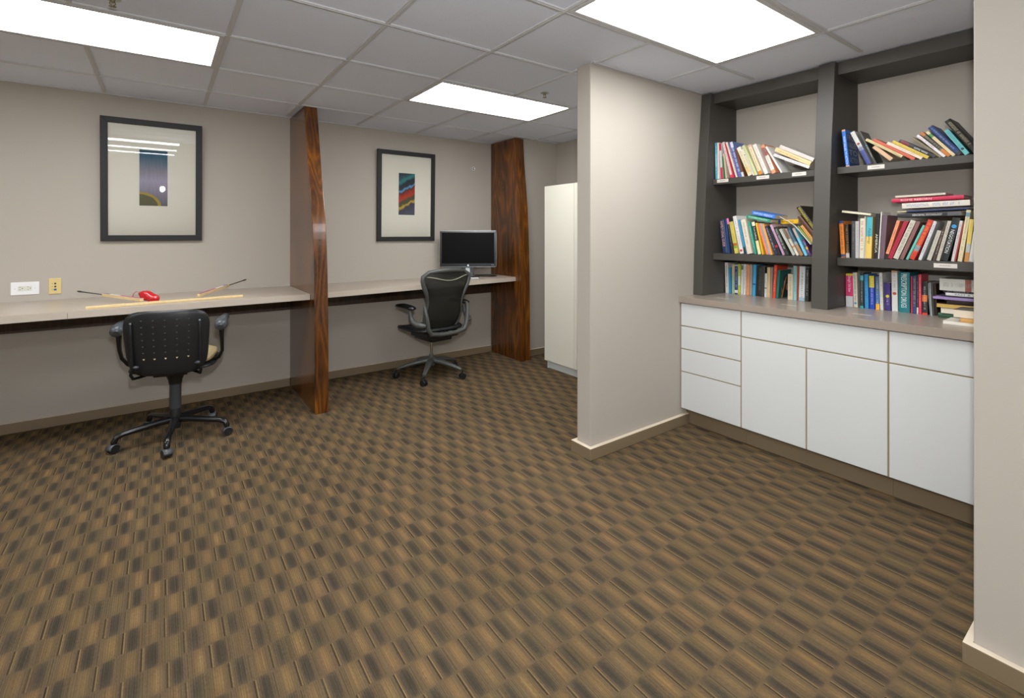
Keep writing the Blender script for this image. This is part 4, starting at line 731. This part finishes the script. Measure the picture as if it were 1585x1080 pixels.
# 2: mesh task chair
rz2 = R(8)
t = thing('office_chair', 'grey mesh-backed office chair with armrests, before the monitor desk', 'office chair', (2.07, 4.155, 0), rz2)
M_GRAPH = plastic('graphite_frame', '4A4C4A', .38, .05)
def mesh_fabric():
    m = NT('woven_mesh'); x, y, z = m.sep()
    wv = m.ma('MULTIPLY', m.ma('SINE', m.ma('MULTIPLY', x, 900)), .5)
    wv = m.ma('ADD', wv, m.ma('MULTIPLY', m.ma('SINE', m.ma('MULTIPLY', z, 700)), .3))
    c = m.ramp(m.ma('ADD', wv, .5), [(0, '141513'), (1, '34342E')]); m.out(c, .7, .2)
    tr = m.t.nodes.new('ShaderNodeBsdfTransparent'); mx = m.t.nodes.new('ShaderNodeMixShader'); mx.inputs[0].default_value = .24
    m.t.links.new(m.b.outputs[0], mx.inputs[1]); m.t.links.new(tr.outputs[0], mx.inputs[2])
    m.t.links.new(mx.outputs[0], m.t.nodes['Material Output'].inputs[0]); return m.m
M_MESH = mesh_fabric()
for k in range(5):
    a = R(160+72*k)-rz2; d = Vector((math.cos(a), math.sin(a), 0))
    pts = [d*.02+Vector((0,0,.15)), d*.12+Vector((0,0,.138)), d*.22+Vector((0,0,.115)), d*.315+Vector((0,0,.088))]
    MB().tube(pts, [.034, .03, .024, .016], 12, flat=.75).build('leg', M_GRAPH, t)
    caster(t, d.x*.325, d.y*.325, .085, .029, False, a+1)
MB().cyl((0,0,.10), (0,0,.185), .036, .032, 20).cyl((0,0,.185), (0,0,.205), .022, .02, 16).build('hub', M_GRAPH, t)
MB().cyl((0,0,.20), (0,0,.385), .013, .013, 16).build('column', M_CHROME, t)
MB().box((-.12, -.18, .352), (.12, .12, .43)).box((-.17, -.21, .385), (.17, .10, .455)).box((-.07, .05, .36), (.07, .22, .45)).build('mechanism', M_BLACK2, t, bevel=.02, seg=3)
# seat
sf = lambda u, v: -.045*max(0, (v-.72)/.28)**2+.012*u*u
MB().slab(.50, .46, .016, k=4.5, fn=sf).move(Matrix.Translation((0, -.21, .47)) @ Matrix(((1,0,0,0),(0,0,1,0),(0,1,0,0),(0,0,0,1)))).build('seat', mat('16171A', .6), t)
pts = [(.252*math.copysign(abs(math.cos(q))**.5, math.cos(q)), .02+.232*math.copysign(abs(math.sin(q))**.5, math.sin(q)), .468-.05*max(0, math.sin(q)-.3)**2) for q in [2*math.pi*i/28 for i in range(28)]]
MB().tube(pts, .016, 8, closed=True).build('seat_frame', M_BLACK, t)
# back
def bw(v): # half width from bottom (0) to top (1)
    P = [(0, .15), (.08, .19), (.25, .205), (.45, .185), (.6, .20), (.78, .245), (.9, .262), (.96, .25), (1, .19)]
    for (a, x), (b, y) in zip(P, P[1:]):
        if v <= b: return x+(y-x)*(v-a)/(b-a)
    return P[-1][1]
z0, z1 = .47, .995
def bp(u, v): return (u*bw(v), -.20-.10*v+.05*math.sin(v*math.pi)*(-1)*.5+.055*u*u, z0+(z1-z0)*v+(.018*(1-u*u) if v > .9 else 0)*((v-.9)/.1))
nu, nv = 12, 18
mb = MB(); vs = [bp(2*i/nu-1, j/nv) for i in range(nu+1) for j in range(nv+1)]
mb.add(vs, [(i*(nv+1)+j, (i+1)*(nv+1)+j, (i+1)*(nv+1)+j+1, i*(nv+1)+j+1) for i in range(nu) for j in range(nv)], 0, True)
bo = mb.build('back_mesh', M_MESH, t); sl = bo.modifiers.new('shell', 'SOLIDIFY'); sl.thickness = .003; sl.offset = 0
loop = [bp(-1, j/14) for j in range(15)]+[bp(2*i/8-1, 1) for i in range(1, 8)]+[bp(1, 1-j/14) for j in range(15)]+[bp(1-2*i/8, 0) for i in range(1, 8)]
MB().tube(loop, [.013+(.007 if p[2] > .8 else 0) for p in loop], 10, closed=True).build('back_frame', M_GRAPH, t)
MB().tube([(bp(u, .86)[0]*.93, bp(u, .86)[1]-.006, bp(u, .86)[2]+.018-.02*math.cos(u*3)) for u in [i/5-1 for i in range(11)]], .005, 6).build('upper_seam', mat('8A8A78', .6), t)
# brace behind the lower back
br = [(-.235, -.235, .70), (-.235, -.25, .66), (-.222, -.262, .58), (-.212, -.262, .50), (-.18, -.262, .452), (-.08, -.27, .437), (.08, -.27, .437), (.18, -.262, .452), (.212, -.262, .50), (.222, -.262, .58), (.235, -.25, .66), (.235, -.235, .70)]
MB().tube(br, [.014, .02, .022, .024, .026, .024, .024, .026, .024, .022, .02, .014], 12, flat=.8).build('back_brace', M_GRAPH, t)
MB().tube([(-.05, -.26, .44), (-.05, -.20, .425), (-.05, -.12, .42)], .018, 8).tube([(.05, -.26, .44), (.05, -.20, .425), (.05, -.12, .42)], .018, 8).build('yoke', M_GRAPH, t)
for sx in (-1, 1):
    MB().tube([(sx*.235, -.255, .53), (sx*.262, -.245, .535), (sx*.288, -.20, .54), (sx*.30, -.15, .56), (sx*.30, -.12, .60), (sx*.30, -.11, .65)], [.016, .024, .027, .024, .017, .016], 12).build('arm_post', M_GRAPH, t)
    MB().tube([(sx*.30, -.17, .675), (sx*.30, -.16, .68), (sx*.30, -.12, .685), (sx*.305, 0, .69), (sx*.30, .08, .682), (sx*.298, .105, .672)], [.012, .032, .040, .043, .036, .014], 14, flat=.5).build('armrest', M_BLACK2, t)

# ------------------------------------------------------------------ white wardrobe in the alcove
t = thing('white_cabinet', 'tall white cabinet half hidden behind the partition wall', 'cabinet', (3.10, 3.3, 0))
MB().box((.018, -.42, .078), (.545, .425, 1.81)).build('carcass', M_WHITE, t, bevel=.002)
MB().box((0, 0.0015, .082), (.017, .425, 1.81)).build('door', M_WHITE, t, bevel=.002)
MB().box((0, -.42, .082), (.017, -.0015, 1.81)).build('door', M_WHITE, t, bevel=.002)
MB().box((.045, -.40, 0), (.06, .405, .078)).box((.035, .40, 0), (.5, .42, .078)).box((.035, -.42, 0), (.5, -.40, .078)).build('plinth', mat('CFD2D0', .4), t)

# ------------------------------------------------------------------ base cabinets, counter, bookcase
XD = 2.965
def unit(y0, y1, label, fronts):
    t = thing('base_cabinet', label, 'cabinet', (XD, (y0+y1)/2, 0), group='white base cabinets under the bookcase')
    c = (y0+y1)/2; h = (y1-y0)/2
    MB().box((.019, -h+.0005, .112), (XN-XD-.004, h-.0005, .859)).build('carcass', M_REVEAL, t)
    rails = MB(); seen = set(); seen2 = set()
    for kind, a, b, z0, z1 in fronts:
        for zz in (z0, z1):
            k = (round(zz, 3), round(a, 3), round(b, 3))
            if .13 < zz < .85 and not any(q[0] == k[0] and q[1] <= k[1] and q[2] >= k[2] for q in seen):
                rails.box((.004, a-c+.0042, zz-.0044), (.0188, b-c-.0042, zz+.0044)); seen.add(k)
        for yy in (a, b):
            if y0+.01 < yy < y1-.01 and ('y', round(yy, 3)) not in seen2:
                rails.box((.004, yy-c-.0040, z0+.0046), (.0188, yy-c+.0040, z1-.0046)); seen2.add(('y', round(yy, 3)))
    rails.box((.004, -h+.0004, .116), (.0188, -h+.0036, .855)).box((.004, h-.0036, .116), (.0188, h-.0004, .855))
    rails.build('face_frame', M_REVEAL, t)
    for kind, a, b, z0, z1 in fronts:
        gp = .0040
        MB().box((0, a-c+gp, z0+gp), (.018, b-c-gp, z1-gp)).build(kind, M_DOOR, t, bevel=.001, seg=1)
    MB().box((.068, -h+.0005, .0), (.085, h-.0005, .1115)).build('toe_kick', M_BASE, t)
Y = [2.066, 1.628, 1.246, .863, .482, .405]
unit(Y[1], Y[0], 'white four-drawer base cabinet against the partition wall', [('drawer_front', Y[1], Y[0], .115, .376), ('drawer_front', Y[1], Y[0], .376, .535), ('drawer_front', Y[1], Y[0], .535, .695), ('drawer_front', Y[1], Y[0], .695, .856)])
unit(Y[3], Y[1], 'white base cabinet with one wide drawer over two doors', [('drawer_front', Y[3], Y[1], .692, .856), ('door', Y[2], Y[1], .115, .692), ('door', Y[3], Y[2], .115, .692)])
unit(Y[5], Y[3], 'white base cabinet running behind the near wall end', [('drawer_front', Y[5], Y[3], .692, .856), ('door', Y[4], Y[3], .115, .692), ('door', Y[5], Y[4], .115, .692)])
t = thing('countertop', 'beige laminate countertop over the white cabinets, under the bookcase', 'countertop', (2.947, 1.23, .86))
MB().box((.003, .384-1.23, 0), (XN-2.949, 2.068-1.23, .0400)).build('slab', M_COUNTER, t)
MB().box((0, .384-1.23, -.001), (.0027, 2.068-1.23, .0382)).build('edge_strip', laminate('counter_edge', '8B7F74'), t)

t = thing('bookcase', 'dark grey built-in bookcase of two bays above the counter', 'bookcase', (XN, 1.23, .9005))
up = [(3.118, .9005), (3.128, 1.2), (3.144, 1.44), (3.175, 1.87), (3.20, 2.1), (3.224, 2.359)]
for y0, y1 in ((1.995, 2.069), (1.197, 1.285), (.385, .47)):
    MB().prism([(x-XN, z-.9005) for x, z in up]+[(-.001, 2.359-.9005), (-.001, 0)], 'y', y0-1.23, y1-1.23).build('upright', M_CASE, t, bevel=.002)
for z0, z1 in ((1.695, 1.735), (1.152, 1.20)):
    for y0, y1 in ((1.286, 1.994), (.471, 1.196)):
        MB().box((3.25-XN, y0-1.23, z0-.9005), (-.001, y1-1.23, z1-.9005)).build('shelf', M_CASE, t, bevel=.002)
for y0, y1 in ((1.286, 1.994), (.471, 1.196)):
    MB().box((3.262-XN, y0-1.23, 2.285-.9005), (-.001, y1-1.23, 2.359-.9005)).build('top_panel', M_CASE, t, bevel=.002)

for (ya, yb, zc, where) in ((1.962, 1.876, 1.719, 'under the sky-blue book'), (1.676, 1.592, 1.717, 'below the pistachio book'), (1.449, 1.366, 1.717, 'below the fallen paperbacks'), (1.043, .963, 1.716, 'on the near bay top shelf'), (.752, .66, 1.178, 'on the near bay middle shelf')):
    t = thing('shelf_label', 'small white card label on the shelf edge, ' + where, 'label', (3.2495, (ya+yb)/2, zc), group='card labels on the shelf edges')
    h = (ya-yb)/2
    MB().box((-.0012, -h, -.0115), (0, h, .0115)).build('card', mat('DCD6CE', .7), t)
    m = MB()
    for k in range(9): m.box((-.0015, h*.5-k*h*.11-.0022, -.002), (-.0011, h*.5-k*h*.11, .0022+.0012*(k % 2)))
    m.build('typed_line', mat('77726C', .8), t)
for x, y, where in ((3.10, 1.83, 'before the far bay uprights'), (3.14, 1.42, 'below the sand-coloured books'), (3.10, 1.02, 'in front of the near bay books')):
    m = MB().box((-.009, -.045, 0), (.009, .045, .0006))
    o = m.build('tape_label', mat('DCD2C4', .4)); o.location = (x, y, .9006)
    tag(o, 'pale tape label stuck on the counter ' + where, 'label', 'tape labels on the counter')

# ------------------------------------------------------------------ books
def book(row, label, pos, t, h, a, d, col, o):
    rt = thing('book', label, 'book', pos, group=GROUPS[row], rot=(-a, 0, 0))
    hard = o.get('hard'); fore = o.get('fore')
    bulge = min(.006, t*.14) if hard else min(.0012, t*.05)
    cv = .0024 if hard else .0008; cv = min(cv, t*.2)
    inset = .0035 if hard else .0006
    cols = [col]; m = MB()
    bands = sorted(o.get('bands', [])); segs = []; z = 0
    for b0, b1, c in bands:
        if b0 > z: segs.append((z, b0, 0))
        cols.append(c); segs.append((max(z, b0), b1, len(cols)-1)); z = max(z, b1)
    if z < 1: segs.append((z, 1, 0))
    n = 6
    for b0, b1, mi in segs:
        pr = [(bulge*(2*j/n-1)**2, -t*j/n) for j in range(n+1)]
        m.prism(pr+[(bulge+cv, -t), (bulge+cv, 0)], 'z', h*b0, h*b1, mi)
    m.box((bulge+cv, -cv, 0), (d, 0, h), 0).box((bulge+cv, -t, 0), (d, -t+cv, h), 0)
    if o.get('stripe'):
        cols.append(o['stripe']); k = len(cols)-1
        for yy in (.3, .62): m.box((-.0003, -t*yy-.0006, h*.03), (.001, -t*yy+.0006, h*.97), k)
    page = fore or o.get('top') or 'DDD3BC'
    pg = MB().box((bulge+cv+.0002, -t+cv+.0001, inset), (d-inset, -cv-.0001, h-inset))
    if fore:
        F = Matrix.Translation((d, 0, 0)) @ Matrix.Scale(-1, 4, (1, 0, 0))
        m.move(F); pg.move(F)
        m.f = [tuple(reversed(f)) for f in m.f]; pg.f = [tuple(reversed(f)) for f in pg.f]
    gl = .42 if sum(map(ord, col)) % 3 else .55
    m.build('cover', [mat(c, gl) for c in cols], rt)
    pg.build('pages', mat(page, .9), rt)
    Xd, Yd = (0, 0, -1), (0, -1, 0)
    used = []
    if o.get('title') and not fore:
        s, c, z0, z1 = o['title']; hh = t*(.5 if len(s) > 8 else .62)
        text_mesh('spine_title', s, mat(c, .5), Xd, Yd, (-.0005, -(t-hh)/2, z1*h), (z1-z0)*h, hh, rt); used.append((z0, z1))
    if o.get('dot'):
        c, z = o['dot']; r = t*.33
        MB().cyl((-.0006, -t/2, z*h), (.0008, -t/2, z*h), r, r, 14).build('spine_emblem', mat(c, .5), rt); used.append((z-r/h, z+r/h))
    if o.get('ink') and not fore:
        rr = random.Random(sum(map(ord, label))); m = MB(); cnt = 0; wv = t*(.5 if o.get('big') else .32); z = .92; zend = .1
        if used: u0 = used[-1]; z, zend = (min(.92, u0[0]-.03), .1) if u0[0] > .45 else (.92, u0[1]+.02)
        step = .020 if o.get('big') else .014
        while z > zend:
            if rr.random() < .17 or any(a0-.02 < z < a1+.02 for a0, a1 in used): z -= step*1.4; continue
            q = step*.34*h; zz = z*h; y0, y1 = -t/2-wv/2, -t/2+wv/2
            k = rr.randrange(3); x0, x1 = -.0004, .0006
            m.box((x0, y0, zz-q*.35), (x1, y1, zz+q*.35))
            if k == 0: m.box((x0, y0, zz-q*1.2), (x1, y0+wv*.25, zz-q*.35))
            elif k == 1: m.box((x0, y1-wv*.25, zz-q*1.2), (x1, y1, zz-q*.35))
            else: m.box((x0, y0+wv*.4, zz-q*1.2), (x1, y0+wv*.62, zz-q*.35))
            z -= step; cnt += 1
            if z < .2 and rr.random() < .5: break
        if cnt > 4: m.build('spine_lettering', mat(o['ink'], .5), rt)
    if o.get('cover'):
        ws = o['cover'][0].split(); MB().box((.012, -t-.0004, .004), (d-.004, -t, h-.02)).build('cover_panel', mat(o['cover'][1], .35), rt)
        for k, wd in enumerate(ws): text_mesh('cover_title', wd, mat('A9B9D2', .4), (1, 0, 0), (0, 0, 1), (.02, -t-.0008, h*(.72-.205*k)), d-.035, h*.15, rt)
    if o.get('pencil'):
        y = -t-.0005
        q = MB().box((.055, y, .004), (d-.004, -t, h*.82), 0)
        q.prism([(.045, 0), (.058, 0), (.098, h*.72), (.09, h*.78), (.084, h*.72)], 'y', y-.0004, -t, 1)
        q.prism([(.04, h*.28), (.062, h*.1), (.066, h*.14), (.044, h*.36)], 'y', y-.0003, -t, 2)
        q.prism([(.066, h*.34), (.076, h*.34), (.08, h*.6), (.068, h*.62)], 'y', y-.0003, -t, 3)
        q.prism([(.12+.022*math.cos(k*.524), h*.38+.024*math.sin(k*.524)) for k in range(12)], 'y', y-.0003, -t, 2)
        q.build('cover_picture', [mat('2B4350', .4), mat('E8963A', .4), mat('C98A5E', .4), mat('D6D8D4', .4)], rt)
    return rt
for b in BOOKS: book(*b)

def sheets(name, label, cat, pts, d, th, X, m, part='cover', n=1, grp=None):
    """bent booklet: polyline in the YZ plane, width d along X"""
    p0 = pts[0]
    t = thing(name, label, cat, (X, p0[0], p0[1]), group=grp)
    mb = MB(); P = [(y-p0[0], z-p0[1]) for y, z in pts]; top = []
    for i, (y, z) in enumerate(P):
        a = Vector(P[min(i+1, len(P)-1)])-Vector(P[max(i-1, 0)]); a.normalize(); top.append((y-a.y*th, z+a.x*th) if True else 0)
    for i in range(len(P)-1):
        mb.prism([P[i], P[i+1], top[i+1], top[i]], 'x', 0, d)
    mb.build(part, m, t)
    return t
for k, spec in enumerate(SHEETS): sheets(*spec[:-1], mat(spec[-1], .35))

# ------------------------------------------------------------------ light, camera, view
fl = bpy.data.lights.new('camera_flash', 'AREA'); fl.shape = 'DISK'; fl.size = .07; fl.energy = FLASH; fl.color = (.98, .99, 1)
fo = bpy.data.objects.new('camera_flash', fl); C.objects.link(fo); fo.location = (.02, -.02, EYE+.29)
fo.rotation_euler = Vector((.70, 1, -.12)).to_track_quat('-Z', 'Y').to_euler()
wd = bpy.data.worlds.new('World'); bpy.context.scene.world = wd; wd.use_nodes = True
wd.node_tree.nodes['Background'].inputs[0].default_value = (.6, .6, .62, 1); wd.node_tree.nodes['Background'].inputs[1].default_value = .1
cam = bpy.data.cameras.new('camera'); co = bpy.data.objects.new('camera', cam); C.objects.link(co)
cam.sensor_fit = 'HORIZONTAL'; cam.sensor_width = 36; cam.lens = 750.0*36/1585; cam.clip_start = .02
co.location = (0, 0, EYE); co.rotation_euler = (R(90), 0, -.6272)
cam.shift_x = 0; cam.shift_y = -(540-360.7)/1585
sc = bpy.context.scene; sc.camera = co
vs_ = sc.view_settings; vs_.view_transform = 'Standard'; vs_.look = 'None'; vs_.gamma = 1; vs_.use_curve_mapping = False
vs_.exposure = EXPOSURE
sc.cycles.max_bounces = 8; sc.cycles.diffuse_bounces = 5; sc.cycles.sample_clamp_indirect = 6
